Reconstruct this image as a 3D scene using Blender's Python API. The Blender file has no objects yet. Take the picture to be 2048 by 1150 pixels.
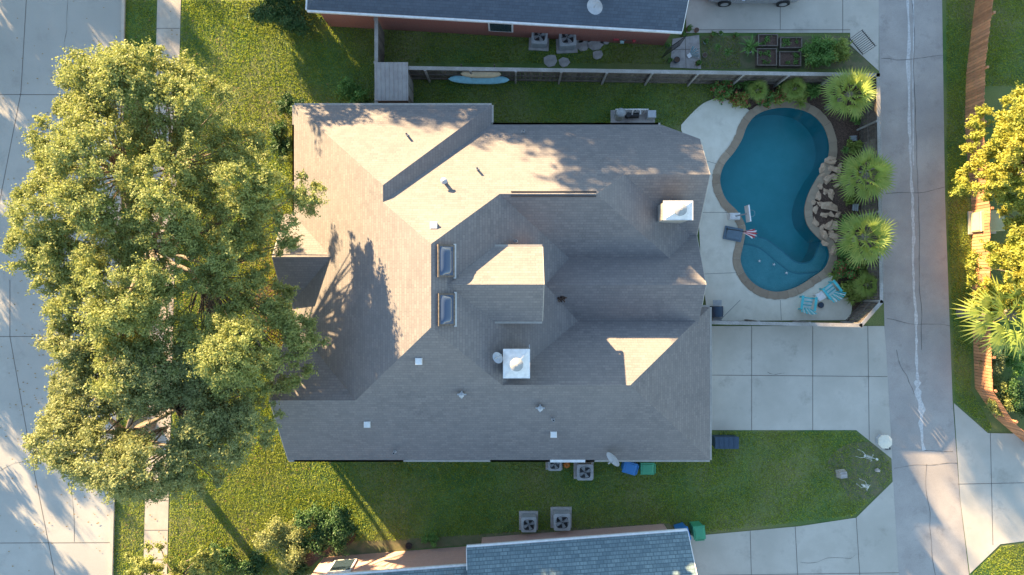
import bpy, math, random
import numpy as np
from mathutils import Vector, Matrix, noise
from mathutils.geometry import tessellate_polygon
random.seed(7); rng=np.random.default_rng(7)
H=34.0
def P(px,py,z=0.0):
    k=(H-z)/H/40.0
    return ((px-1024)*k,(575-py)*k,z)
def XY(px,py,z=0.0): return P(px,py,z)[:2]
def G(*pts): return [XY(*p) for p in pts]
COL=bpy.context.scene.collection

# ------------------------------------------------------------ materials
def newmat(name):
    m=bpy.data.materials.new(name); m.use_nodes=True
    nt=m.node_tree; return m,nt,nt.nodes['Principled BSDF']
def rgba(c): return (c[0],c[1],c[2],1)
def nz(nt,vec,scale,detail=5,rough=.6,lo=.35,hi=.65):
    n=nt.nodes.new('ShaderNodeTexNoise'); n.inputs['Scale'].default_value=scale
    n.inputs['Detail'].default_value=detail; n.inputs['Roughness'].default_value=rough
    nt.links.new(vec,n.inputs['Vector'])
    r=nt.nodes.new('ShaderNodeMapRange'); r.inputs[1].default_value=lo; r.inputs[2].default_value=hi
    nt.links.new(n.outputs[0],r.inputs[0]); return r.outputs[0],n.outputs[0]
def mixc(nt,fac,a,b,mode='MIX'):
    x=nt.nodes.new('ShaderNodeMix'); x.data_type='RGBA'; x.blend_type=mode
    for s,v in ((x.inputs[0],fac),(x.inputs[6],a),(x.inputs[7],b)):
        if hasattr(v,'is_linked') or hasattr(v,'node'): nt.links.new(v,s)
        elif isinstance(v,(int,float)): s.default_value=v
        else: s.default_value=rgba(v)
    return x.outputs[2]
def noisy(name,c1,c2,scale=3,rough=.85,bump=0.,bscale=60,c3=None,scale3=.25,metal=0.,grain=0.,gscale=90,c4=None,scale4=1.0,island=0.):
    m,nt,b=newmat(name)
    tc=nt.nodes.new('ShaderNodeTexCoord').outputs['Object']
    f,_=nz(nt,tc,scale); c=mixc(nt,f,c1,c2)
    if c3: f3,_=nz(nt,tc,scale3,4,.6,.42,.68); c=mixc(nt,f3,c,c3)
    if c4: f4,_=nz(nt,tc,scale4,8,.7,.55,.75); c=mixc(nt,f4,c,c4)
    def mul(c,src,g):
        mr=nt.nodes.new('ShaderNodeMapRange'); mr.inputs[3].default_value=1-g; mr.inputs[4].default_value=1+g
        nt.links.new(src,mr.inputs[0])
        cc=nt.nodes.new('ShaderNodeCombineColor')
        for i in range(3): nt.links.new(mr.outputs[0],cc.inputs[i])
        return mixc(nt,1.0,c,cc.outputs[0],'MULTIPLY')
    if grain:
        g,_=nz(nt,tc,gscale,2,.5,.3,.7); c=mul(c,g,grain)
    if island: c=mul(c,nt.nodes.new('ShaderNodeNewGeometry').outputs['Random Per Island'],island)
    nt.links.new(c,b.inputs['Base Color']); b.inputs['Roughness'].default_value=rough; b.inputs['Metallic'].default_value=metal
    if bump:
        _,h=nz(nt,tc,bscale,4); bp=nt.nodes.new('ShaderNodeBump'); bp.inputs['Strength'].default_value=bump; bp.inputs['Distance'].default_value=.03
        nt.links.new(h,bp.inputs['Height']); nt.links.new(bp.outputs[0],b.inputs['Normal'])
    return m
def brickmat(name,c1,c2,mortar,bw,rh,ms=.008,rough=.9,bump=.3,big=None,blotch=.35):
    m,nt,b=newmat(name)
    uv=nt.nodes.new('ShaderNodeTexCoord').outputs['UV']
    def brick(w,off):
        br=nt.nodes.new('ShaderNodeTexBrick'); nt.links.new(uv,br.inputs['Vector'])
        br.inputs['Color1'].default_value=rgba(c1); br.inputs['Color2'].default_value=rgba(c2); br.inputs['Mortar'].default_value=rgba(mortar)
        br.inputs['Scale'].default_value=1; br.inputs['Brick Width'].default_value=w; br.inputs['Row Height'].default_value=rh
        br.inputs['Mortar Size'].default_value=ms; br.inputs['Mortar Smooth'].default_value=.3; br.inputs['Bias'].default_value=0
        br.offset=off; br.squash=1.0; return br
    br=brick(bw,.37); br2=brick(bw*.43,.61)
    c=mixc(nt,.4,br.outputs['Color'],br2.outputs['Color'])
    f,_=nz(nt,uv,6,3,.7,.3,.7); c=mixc(nt,blotch,c,mixc(nt,f,tuple(v*.6 for v in c1),tuple(min(1,v*1.3) for v in c2)))
    g,_=nz(nt,uv,45,2,.5,.2,.8); c=mixc(nt,.3,c,mixc(nt,g,tuple(v*.45 for v in c1),tuple(min(1,v*1.5) for v in c2)))
    if big:
        f2,_=nz(nt,uv,.35,5,.65,.35,.75); c=mixc(nt,f2,c,mixc(nt,.5,c,big))
    nt.links.new(c,b.inputs['Base Color']); b.inputs['Roughness'].default_value=rough
    bp=nt.nodes.new('ShaderNodeBump'); bp.invert=True; bp.inputs['Strength'].default_value=bump; bp.inputs['Distance'].default_value=.015
    nt.links.new(br.outputs['Fac'],bp.inputs['Height']); nt.links.new(bp.outputs[0],b.inputs['Normal'])
    return m
def leafmat(name,c1,c2,c3,trans=.35,nscale=.8):
    m,nt,b=newmat(name)
    tc=nt.nodes.new('ShaderNodeTexCoord').outputs['Object']
    g=nt.nodes.new('ShaderNodeNewGeometry')
    c=mixc(nt,g.outputs['Random Per Island'],c1,c2)
    f,_=nz(nt,tc,nscale,3); c=mixc(nt,f,c,c3)
    nt.links.new(c,b.inputs['Base Color']); b.inputs['Roughness'].default_value=.6
    t=nt.nodes.new('ShaderNodeBsdfTranslucent'); nt.links.new(c,t.inputs[0])
    mx=nt.nodes.new('ShaderNodeMixShader'); mx.inputs[0].default_value=trans
    nt.links.new(b.outputs[0],mx.inputs[1]); nt.links.new(t.outputs[0],mx.inputs[2])
    nt.links.new(mx.outputs[0],nt.nodes['Material Output'].inputs[0]); return m
def plain(name,c,rough=.5,metal=0.):
    return noisy(name,tuple(v*.88 for v in c),tuple(min(1,v*1.08) for v in c),scale=5,rough=rough,metal=metal,grain=.05)

M=dict(
 lawn=noisy('lawn_soil',(.05,.12,.025),(.11,.18,.035),scale=1.2,bump=.4,bscale=40,c3=(.20,.19,.07),scale3=.2,grain=.35,gscale=30),
 street=noisy('street_concrete',(.41,.395,.355),(.47,.455,.41),scale=.5,bump=.06,bscale=80,c3=(.37,.36,.33),scale3=.12,grain=.08,c4=(.33,.315,.285),scale4=.7),
 walk=noisy('sidewalk_concrete',(.43,.38,.32),(.53,.47,.40),scale=1.5,grain=.1,c4=(.36,.32,.27),scale4=1.2),
 alley=noisy('alley_concrete',(.36,.325,.295),(.44,.40,.36),scale=.7,grain=.12,gscale=60,c3=(.31,.285,.265),scale3=.2,c4=(.27,.245,.225),scale4=1.1,bump=.1),
 drive=noisy('driveway_concrete',(.47,.435,.37),(.55,.51,.44),scale=.8,grain=.08,c3=(.43,.40,.34),scale3=.3,c4=(.34,.31,.26),scale4=.8),
 deck=noisy('deck_concrete',(.68,.63,.51),(.76,.71,.59),scale=2,grain=.05,c4=(.58,.53,.43),scale4=.9),
 joint=plain('joint_dark',(.17,.15,.13),.9),
 chalk=noisy('pale_patching',(.64,.62,.59),(.46,.44,.42),scale=9,grain=.2),
 crack=plain('crack_sealant',(.12,.11,.10),.9),
 mulch=noisy('bark_mulch',(.07,.04,.03),(.14,.085,.06),scale=14,bump=1,bscale=30,grain=.4,gscale=25),
 soil=noisy('bare_soil',(.17,.15,.08),(.09,.12,.045),scale=3,bump=.7,bscale=30,grain=.3),
 shingle=brickmat('brown_shingles',(.30,.27,.255),(.13,.124,.128),(.075,.073,.077),.32,.135,ms=.011,big=(.22,.205,.20),blotch=.35),
 shingleb=brickmat('slate_blue_shingles',(.12,.155,.20),(.06,.08,.11),(.03,.04,.05),.30,.14),
 shinglet=brickmat('grey_teal_shingles',(.26,.35,.37),(.09,.14,.17),(.045,.065,.075),.36,.17,ms=.018,blotch=.15),
 brick=brickmat('red_brick',(.40,.12,.08),(.28,.085,.06),(.38,.32,.28),.2,.075,.01),
 brickp=brickmat('pink_brick',(.62,.38,.31),(.5,.29,.24),(.55,.5,.45),.2,.075,.01),
 white=plain('white_paint',(.78,.77,.75),.5),
 trim=plain('beige_trim',(.36,.33,.29),.6),
 black=plain('black_paint',(.02,.02,.022),.45),
 metal=plain('galvanised_metal',(.6,.6,.6),.35,.8),
 gmetal=noisy('weathered_grey_metal',(.30,.31,.31),(.40,.40,.39),scale=6,rough=.5,grain=.1),
 lgrey=plain('light_grey_plastic',(.42,.44,.46),.5),
 woodg=noisy('weathered_grey_wood',(.29,.27,.25),(.40,.37,.34),scale=8,grain=.2,gscale=40,c3=(.23,.21,.18),scale3=1),
 woodb=noisy('weathered_fence_wood',(.10,.08,.065),(.17,.14,.115),scale=8,grain=.2,island=.35),
 woodr=noisy('red_cedar_wood',(.52,.21,.09),(.62,.29,.14),scale=6,grain=.15,c3=(.42,.20,.11),scale3=1.2,island=.25),
 bark=noisy('bark',(.12,.10,.08),(.24,.2,.16),scale=9,bump=1,bscale=25),
 oak=leafmat('oak_leaf',(.22,.28,.07),(.41,.42,.14),(.30,.34,.10),.42),
 oakg=leafmat('oak_leaf_grey',(.20,.26,.085),(.40,.40,.17),(.29,.32,.12),.42),
 dark=leafmat('dark_shrub_leaf',(.03,.085,.02),(.07,.15,.035),(.045,.11,.03),.2),
 green=leafmat('green_shrub_leaf',(.09,.22,.04),(.21,.36,.08),(.14,.28,.06),.3),
 yellow=leafmat('yellow_leaf',(.44,.42,.055),(.58,.52,.10),(.34,.38,.06),.4),
 palm=leafmat('palm_leaf',(.20,.30,.05),(.42,.45,.10),(.28,.37,.08),.35),
 red=leafmat('red_flower_leaf',(.55,.05,.05),(.65,.14,.10),(.4,.06,.05),.2,3),
 blade=leafmat('grass_blade',(.17,.32,.035),(.48,.50,.05),(.32,.38,.06),.5,.45),
 dryleaf=leafmat('dry_leaf',(.22,.13,.05),(.40,.27,.11),(.3,.2,.08),.2),
 glass=plain('dark_window_glass',(.03,.05,.07),.08),
 rock=noisy('tan_boulder',(.44,.29,.19),(.58,.42,.29),scale=3,bump=.8,bscale=9,grain=.15,c4=(.28,.16,.10),scale4=4,island=.25),
 teal=plain('teal_plastic',(.08,.50,.53),.5), paleteal=plain('pale_teal_plastic',(.50,.70,.70),.5),
 blue=plain('blue_plastic',(.03,.18,.46),.5), greenp=plain('green_plastic',(.05,.30,.16),.5),
 navy=plain('navy_plastic',(.03,.06,.10),.45), slate=plain('slate_cushion',(.13,.19,.24),.7),
 orange=plain('orange_rind',(.7,.22,.04),.5), redp=plain('red_cloth',(.5,.06,.07),.8),
 tan=plain('tan_board',(.66,.50,.30),.4), paleblue=plain('pale_blue_board',(.30,.62,.70),.4),
 stone=noisy('flagstone',(.33,.30,.28),(.46,.43,.40),scale=4,grain=.15),
 boxg=noisy('pale_cream_green_metal',(.50,.50,.28),(.57,.56,.33),scale=3,rough=.6),
 terra=plain('terracotta',(.42,.17,.1),.8),
 bone=plain('bone_plastic',(.55,.57,.54),.6),
 carp=plain('silver_car_paint',(.45,.46,.48),.25,.6), rubber=plain('tyre_rubber',(.02,.02,.02),.8),
 shedm=noisy('shed_roof_brown',(.27,.24,.225),(.34,.31,.285),scale=3,grain=.1,rough=.6),
)
def skylight_mat():
    m,nt,b=newmat('skylight_acrylic'); b.inputs['Base Color'].default_value=(.06,.09,.15,1); b.inputs['Roughness'].default_value=.06; return m
M['sky_acr']=skylight_mat()
def coping_mat():
    m,nt,b=newmat('coping_flagstone'); g=nt.nodes.new('ShaderNodeNewGeometry'); tc=nt.nodes.new('ShaderNodeTexCoord').outputs['Object']
    c=mixc(nt,g.outputs['Random Per Island'],(.26,.19,.13),(.44,.34,.24)); f,_=nz(nt,tc,5); c=mixc(nt,f,c,(.33,.25,.175))
    nt.links.new(c,b.inputs['Base Color']); b.inputs['Roughness'].default_value=.85; return m
M['coping']=coping_mat()
def water_mat():
    m,nt,b=newmat('pool_water'); nt.nodes.remove(b)
    tc=nt.nodes.new('ShaderNodeTexCoord').outputs['Object']
    _,h=nz(nt,tc,3.5,3); bp=nt.nodes.new('ShaderNodeBump'); bp.inputs['Strength'].default_value=.15; bp.inputs['Distance'].default_value=.05
    nt.links.new(h,bp.inputs['Height'])
    t=nt.nodes.new('ShaderNodeBsdfTransparent'); t.inputs[0].default_value=(.80,.98,.98,1)
    gl=nt.nodes.new('ShaderNodeBsdfGlossy'); gl.inputs['Roughness'].default_value=.05; nt.links.new(bp.outputs[0],gl.inputs['Normal'])
    fr=nt.nodes.new('ShaderNodeFresnel'); fr.inputs[0].default_value=1.33; nt.links.new(bp.outputs[0],fr.inputs['Normal'])
    mx=nt.nodes.new('ShaderNodeMixShader'); nt.links.new(fr.outputs[0],mx.inputs[0]); nt.links.new(t.outputs[0],mx.inputs[1]); nt.links.new(gl.outputs[0],mx.inputs[2])
    nt.links.new(mx.outputs[0],nt.nodes['Material Output'].inputs[0]); return m
M['water']=water_mat()
M['plaster']=noisy('pool_plaster_deep',(.06,.36,.40),(.075,.40,.45),scale=1.2,grain=.06)
M['ledge']=noisy('pool_plaster_ledge',(.11,.34,.37),(.15,.39,.42),scale=1.5,grain=.12,gscale=30)
M['ledge_edge']=plain('pool_ledge_tile',(.05,.24,.30),.5)

# ------------------------------------------------------------ mesh builder
def rotz(x,y,a): c,s=math.cos(a),math.sin(a); return x*c-y*s,x*s+y*c
class MB:
    def __init__(s): s.v=[];s.f=[];s.m=[];s.s=[]
    def add(s,v,f,mat=0,smooth=False):
        o=len(s.v); s.v+= [tuple(p) for p in v]
        for q in f: s.f.append([i+o for i in q]); s.m.append(mat); s.s.append(smooth)
    def box(s,c,d,mat=0,rz=0,top=1.0):
        v=[]
        for sz in (-1,1):
            t=top if sz>0 else 1
            for sx,sy in ((-1,-1),(1,-1),(1,1),(-1,1)):
                x,y=rotz(sx*d[0]/2*t,sy*d[1]/2*t,rz); v.append((c[0]+x,c[1]+y,c[2]+sz*d[2]/2))
        s.add(v,[(3,2,1,0),(4,5,6,7),(0,1,5,4),(1,2,6,5),(2,3,7,6),(3,0,4,7)],mat)
    def tube(s,p0,p1,r0,r1=None,n=8,mat=0,cap=True):
        r1=r0 if r1 is None else r1; p0=Vector(p0);p1=Vector(p1); d=(p1-p0)
        if d.length<1e-6: return
        d.normalize(); u=d.orthogonal().normalized(); w=d.cross(u); v=[]
        for p,r in ((p0,r0),(p1,r1)):
            for i in range(n):
                a=2*math.pi*i/n; v.append(p+u*math.cos(a)*r+w*math.sin(a)*r)
        s.add(v,[(i,(i+1)%n,(i+1)%n+n,i+n) for i in range(n)],mat,True)
        if cap: s.add(v,[list(range(n))[::-1],list(range(n,2*n))],mat)
    def cyl(s,c,r,h,n=20,mat=0,r2=None): s.tube(c,(c[0],c[1],c[2]+h),r,r2,n,mat)
    def poly(s,pts,z,mat=0): s.add([(p[0],p[1],z) for p in pts],[list(range(len(pts)))],mat)
    def prism(s,pts,z0,z1,mat=0,side=None):
        n=len(pts); a=sum(pts[i][0]*pts[(i+1)%n][1]-pts[(i+1)%n][0]*pts[i][1] for i in range(n))
        if a<0: pts=pts[::-1]
        v=[(p[0],p[1],z0) for p in pts]+[(p[0],p[1],z1) for p in pts]
        s.add(v,[list(range(n))[::-1],list(range(n,2*n))],mat); s.add(v,[(i,(i+1)%n,(i+1)%n+n,i+n) for i in range(n)],mat if side is None else side)
    def ell(s,c,r,mat=0,nu=16,nv=10,jit=0.,seed=0.):
        v=[];f=[]
        for j in range(nv+1):
            t=math.pi*j/nv
            for i in range(nu):
                a=2*math.pi*i/nu; d=Vector((math.sin(t)*math.cos(a),math.sin(t)*math.sin(a),math.cos(t)))
                k=1+jit*noise.noise(d*1.7+Vector((seed,seed*.3,0)))+jit*.5*noise.noise(d*4+Vector((0,seed,0)))
                v.append((c[0]+d.x*r[0]*k,c[1]+d.y*r[1]*k,c[2]+d.z*r[2]*k))
        for j in range(nv):
            for i in range(nu): f.append((j*nu+i,(j+1)*nu+i,(j+1)*nu+(i+1)%nu,j*nu+(i+1)%nu))
        s.add(v,f,mat,True)
    def strip(s,pts,w,z,mat=0,jit=0.):
        n=len(pts); L=[];R=[]
        for i,p in enumerate(pts):
            a=pts[max(0,i-1)];b=pts[min(n-1,i+1)]; dx,dy=b[0]-a[0],b[1]-a[1]; l=math.hypot(dx,dy) or 1
            ww=w*(1+random.uniform(-jit,jit))/2; L.append((p[0]-dy/l*ww,p[1]+dx/l*ww,z)); R.append((p[0]+dy/l*ww,p[1]-dx/l*ww,z))
        s.add(L+R,[(n+i,n+i+1,i+1,i) for i in range(n-1)],mat)
    def obj(s,name,mats,parent=None,origin=(0,0,0),uv=False):
        me=bpy.data.meshes.new(name); o3=origin
        me.from_pydata([(p[0]-o3[0],p[1]-o3[1],p[2]-o3[2]) for p in s.v],[],s.f)
        for m in (mats if isinstance(mats,(list,tuple)) else [mats]): me.materials.append(M[m])
        me.polygons.foreach_set('material_index',s.m); me.polygons.foreach_set('use_smooth',s.s); me.update()
        if uv: slope_uv(me)
        o=bpy.data.objects.new(name,me); COL.objects.link(o)
        if parent: o.parent=parent
        else: o.location=origin
        return o
def slope_uv(me):
    uv=me.uv_layers.new(name='UVMap').data
    for p in me.polygons:
        n=p.normal; h=math.hypot(n.x,n.y)
        u=Vector((-n.y/h,n.x/h,0)) if h>1e-3 else Vector((1,0,0)); w=n.cross(u)
        for li in p.loop_indices:
            c=me.vertices[me.loops[li].vertex_index].co; uv[li].uv=(c.dot(u),c.dot(w))
def tag(o,label,cat,group=None):
    o['label']=label;o['category']=cat
    if group:o['group']=group
    return o
def struct(o,label=None):
    o['kind']='structure'
    if label:o['label']=label
    return o
def thing(name,label,cat,loc=(0,0,0),rz=0,group=None):
    e=bpy.data.objects.new(name,None); e.empty_display_size=.3; COL.objects.link(e); e.location=loc; e.rotation_euler=(0,0,rz)
    return tag(e,label,cat,group)
def dup(t,loc,rz=0,sc=1,label=None):
    def cp(o,par):
        n=o.copy(); COL.objects.link(n)
        if par: n.parent=par
        for ch in o.children: cp(ch,n)
        return n
    n=cp(t,None); n.location=loc; n.rotation_euler=(0,0,rz); n.scale=(sc,sc,sc)
    if label:n['label']=label
    return n
def smooth(pts,n=6,closed=True):
    out=[];N=len(pts)
    for i in range(N if closed else N-1):
        if closed: p0,p1,p2,p3=(pts[(i+k-1)%N] for k in range(4))
        else: p0,p1,p2,p3=pts[max(0,i-1)],pts[i],pts[i+1],pts[min(N-1,i+2)]
        for k in range(n):
            t=k/n; out.append(tuple(.5*((2*p1[d])+(-p0[d]+p2[d])*t+(2*p0[d]-5*p1[d]+4*p2[d]-p3[d])*t*t+(-p0[d]+3*p1[d]-3*p2[d]+p3[d])*t**3) for d in (0,1)))
    if not closed: out.append(tuple(pts[-1]))
    return out
def inside(x,y,poly):
    r=False;n=len(poly);j=n-1
    for i in range(n):
        if (poly[i][1]>y)!=(poly[j][1]>y) and x<(poly[j][0]-poly[i][0])*(y-poly[i][1])/(poly[j][1]-poly[i][1])+poly[i][0]: r=not r
        j=i
    return r
def edgedist(x,y,poly):
    d=1e9
    for i in range(len(poly)):
        ax,ay=poly[i-1];bx,by=poly[i];vx,vy=bx-ax,by-ay;t=max(0,min(1,((x-ax)*vx+(y-ay)*vy)/(vx*vx+vy*vy+1e-9)))
        d=min(d,math.hypot(x-ax-vx*t,y-ay-vy*t))
    return d
def fastmesh(name,V,k,mat):
    V=np.asarray(V,dtype=np.float32); n=len(V)//k
    me=bpy.data.meshes.new(name); me.vertices.add(n*k); me.vertices.foreach_set('co',V.ravel())
    me.loops.add(n*k); me.loops.foreach_set('vertex_index',np.arange(n*k,dtype=np.int32))
    me.polygons.add(n); me.polygons.foreach_set('loop_start',np.arange(0,n*k,k,dtype=np.int32)); me.polygons.foreach_set('loop_total',np.full(n,k,dtype=np.int32))
    me.update(calc_edges=True); me.validate(); me.materials.append(M[mat]); return me
def unit(n):
    v=rng.normal(size=(n,3)); return v/np.linalg.norm(v,axis=1)[:,None]
def leafcloud(name,blobs,n,size,mat,aspect=.5,spread=1.0):
    B=np.array(blobs,dtype=float); w=B[:,3]*B[:,4]; idx=rng.choice(len(B),n,p=w/w.sum())
    tw=22; tdir=unit(len(B)*tw).reshape(len(B),tw,3); tl=(.5+.75*rng.random((len(B),tw))**1.6)*spread
    tl*=np.where(rng.random((len(B),tw))<.12,1.45,1.0)
    k=rng.integers(0,tw,n); d=tdir[idx,k]; L=tl[idx,k]
    t=(.15+.85*rng.random(n)**.6); pos=d*(L*t)[:,None]+rng.normal(size=(n,3))*.15
    c=B[idx,:3]+pos*B[idx,3:6]
    nn=d*.5+unit(n)*.8+np.array([0,0,.4]); nn/=np.linalg.norm(nn,axis=1)[:,None]
    a=np.cross(nn,unit(n)); a/=np.linalg.norm(a,axis=1)[:,None]; b=np.cross(nn,a)
    s=(size*(.6+.8*rng.random(n)))[:,None]
    V=np.stack([c-a*s*.5,c+b*s*aspect*.5,c+a*s*.5,c-b*s*aspect*.5],axis=1).reshape(-1,3)
    return fastmesh(name,V,4,mat)
def meshobj(name,me,parent=None,loc=(0,0,0)):
    o=bpy.data.objects.new(name,me); COL.objects.link(o); o.location=loc
    if parent:o.parent=parent
    return o

# ------------------------------------------------------------ pool outline
pool_px=[(1510,230),(1540,217),(1580,214),(1620,225),(1648,252),(1660,292),(1653,328),(1634,358),(1618,388),(1610,420),(1616,450),(1636,474),(1654,490),(1660,512),(1650,537),(1625,556),(1592,576),(1555,585),(1520,577),(1493,555),(1479,522),(1484,490),(1489,455),(1474,425),(1449,398),(1438,362),(1446,330),(1467,303),(1482,278),(1492,252)]
PN=6
pool=smooth(G(*pool_px),PN)
# ------------------------------------------------------------ ground
S=220
outer=[(-S,-S),(S,-S),(S,S),(-S,S)]
tris=tessellate_polygon([[Vector((x,y,0)) for x,y in outer],[Vector((x,y,0)) for x,y in pool]])
mb=MB(); allp=[(x,y,0) for x,y in outer+pool]
fs=[]
for t in tris:
    a,b,c=(Vector(allp[i]) for i in t); fs.append(t if (b-a).cross(c-a).z>0 else t[::-1])
mb.add(allp,fs); struct(mb.obj('ground','lawn'),'mown green lawn ground')

def pave(name,poly,mat,z,joints=(),jw=.03,label=None,extra=None,thick=0):
    mb=MB(); pts=poly
    a=sum(pts[i-1][0]*pts[i][1]-pts[i][0]*pts[i-1][1] for i in range(len(pts)))
    if a<0: pts=pts[::-1]
    if thick: mb.prism(pts,z-thick,z)
    else: mb.poly(pts,z)
    for j in joints: mb.strip(G(*j),jw,z+.004,1)
    if extra: extra(mb,z)
    return struct(mb.obj(name,[mat,'joint','chalk','crack']),label)
def wander(a,b,n,amp):
    out=[]
    for i in range(n+1):
        t=i/n; x=a[0]+(b[0]-a[0])*t; y=a[1]+(b[1]-a[1])*t
        out.append((x+amp*(noise.noise(Vector((x*.02,y*.02,3.1)))*2+random.uniform(-.4,.4)),y+amp*noise.noise(Vector((y*.02,x*.02,9.1)))*2))
    return out
def cracks(lst,z0=.008):
    def f(mb,z):
        for a,b,k in lst: mb.strip(smooth(G(*wander(a,b,k,7)),2,False),.014,z+z0,3,.6)
    return f
pave('street',G((-900,-900),(262,-900),(247,0),(236,575),(222,1150),(205,2100),(-900,2100)),'street',.004,
   joints=[((-900,673),(232,673)),((-900,185),(243,190)),((-900,1090),(225,1085)),((82,-500),(42,185),(0,400),(-40,600)),((20,560),(20,673),(60,900),(110,1150),(200,1600)),((-300,-400),(-320,2000))],jw=.035,label='pale concrete residential street with joints',
   extra=cracks([((0,935),(228,910),8),((120,673),(150,1085),10),((140,0),(120,185),6)]))
kb=MB()
cl=G((262,-900),(249,0),(238,575),(224,1150),(207,2100))
for i in range(len(cl)-1):
    a,b=cl[i],cl[i+1]; l=math.hypot(b[0]-a[0],b[1]-a[1]); ang=math.atan2(b[1]-a[1],b[0]-a[0])
    kb.box(((a[0]+b[0])/2,(a[1]+b[1])/2,.06),(l,.15,.12),0,ang)
struct(kb.obj('kerb','walk'),'low concrete kerb beside the street')
sj=[]
for y in range(-120,1300,59):
    x0=314-y*.024; sj.append(((x0-1,y),(x0+47,y)))
pave('sidewalk',G((335,-900),(382,-900),(362,0),(334,1150),(312,2100),(266,2100),(287,1150),(315,0)),'walk',.02,joints=sj,label='narrow concrete sidewalk',thick=.05)
def alley_x(mb,z):
    mb.strip(smooth(G(*wander((1813,-200),(1818,230),16,1.5)),2,False),.14,z+.004,2,.45)
    mb.strip(smooth(G(*wander((1825,-200),(1826,330),18,1.2)),2,False),.05,z+.004,2,.8)
    mb.strip(smooth(G(*wander((1818,230),(1835,760),30,1.5)),2,False),.12,z+.004,2,.5)
    mb.strip(smooth(G(*wander((1835,760),(1848,900),8,3)),2,False),.26,z+.004,2,.7)
    mb.strip(smooth(G(*wander((1824,0),(1844,700),30,2)),2,False),.02,z+.008,3,.5)
    for a,b in (((1770,385),(1890,378)),((1772,640),(1900,652)),((1760,120),(1888,110)),((1785,935),(1915,930)),((1850,930),(1868,1150)),((1790,700),(1830,790)),((1850,900),(1905,905))):
        mb.strip(smooth(G(*wander(a,b,7,4)),2,False),.018,z+.008,3,.5)
pave('alley',G((1735,-900),(1870,-900),(1884,0),(1890,400),(1905,800),(1920,1000),(1938,1150),(1990,2100),(1840,2100),(1797,1150),(1785,962),(1770,700),(1760,300),(1757,0)),'alley',.008,extra=alley_x,label='weathered concrete alley with pale centre seam')
pave('driveway',G((1400,652),(1768,652),(1772,700),(1784,918),(1712,860),(1400,860)),'drive',.024,
   joints=[((1503,652),(1503,860)),((1625,652),(1625,860)),((1735,652),(1738,880)),((1420,750),(1774,753))],label='concrete driveway with joints',extra=cracks([((1530,740),(1570,752),5)]))
pave('neighbour_driveway',G((1372,-700),(1738,-700),(1757,0),(1757,142),(1700,90),(1700,66),(1372,66)),'drive',.024,joints=[((1372,60),(1700,60)),((1560,-200),(1560,60)),((1685,-200),(1685,66))],label='concrete driveway in front of the neighbouring garage')
pave('lower_driveway',G((1786,962),(1797,1150),(1800,1250),(1340,1250),(1340,1072),(1415,1069),(1600,1052),(1712,1035)),'drive',.024,
   joints=[((1590,1053),(1600,1250)),((1420,1150),(1797,1145)),((1712,1035),(1725,1250)),((1500,1060),(1505,1250))],label='stained concrete driveway',extra=cracks([((1600,1120),(1712,1110),6)]))
pave('far_driveway',G((1907,806),(1975,866),(2300,872),(2300,1078),(2048,1082),(2000,1088),(1939,1147),(1920,1000)),'drive',.024,joints=[((1980,866),(1985,1090)),((1915,968),(2200,962))],label='concrete driveway apron joining the alley')
pave('garden_path',G((1345,78),(1398,70),(1402,138),(1340,135)),'stone',.02,joints=[((1345,100),(1400,98)),((1370,75),(1372,137))],label='paving stone path in the garden')

iRB=14*PN
deck_outer=smooth(G((1668,556),(1688,585),(1703,612),(1697,640)),4,False)+G((1415,642),(1400,500),(1392,330),(1362,260))+smooth(G((1362,250),(1388,222),(1412,204),(1440,197),(1474,206),(1500,222)),4,False)
left_side=[pool[i%len(pool)] for i in range(len(pool),iRB-1,-1)]
pave('pool_deck',deck_outer+left_side,'deck',.035,joints=[((1405,320),(1440,330)),((1405,425),(1470,425)),((1408,548),(1480,545)),((1560,600),(1562,640)),((1480,600),(1440,640))],jw=.02,label='cream concrete pool deck')
mb_poly=G((1425,200),(1428,166),(1600,160),(1757,162),(1763,596),(1708,640),(1703,612),(1688,585),(1668,556))+[pool[i] for i in range(iRB,-1,-1)]+G((1500,222),(1474,206),(1440,197))
pave('mulch_bed',mb_poly,'mulch',.02,label='dark bark mulch planting bed')
pave('garden_soil',G((1402,72),(1700,72),(1745,138),(1402,138)),'soil',.012,label='patchy garden soil')
pave('bare_patch',smooth(G((1655,925),(1690,890),(1740,885),(1772,915),(1782,950),(1755,990),(1705,1000),(1680,965)),4),'soil',.006,label='patch of bare brown soil')
pave('front_bed',smooth(G((560,540),(640,520),(650,760),(600,800),(520,720),(505,610)),4),'mulch',.01,label='mulched bed by the front wall')
pave('side_bed',smooth(G((600,1035),(690,1040),(710,1080),(650,1110),(600,1145),(575,1100)),4),'mulch',.01,label='mulched bed around shrubs')
pave('bare_strip',smooth(G((655,1088),(900,1072),(1330,1046),(1340,1066),(900,1092),(660,1112)),3),'soil',.007,label='bare soil beside the neighbouring wall')

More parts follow.
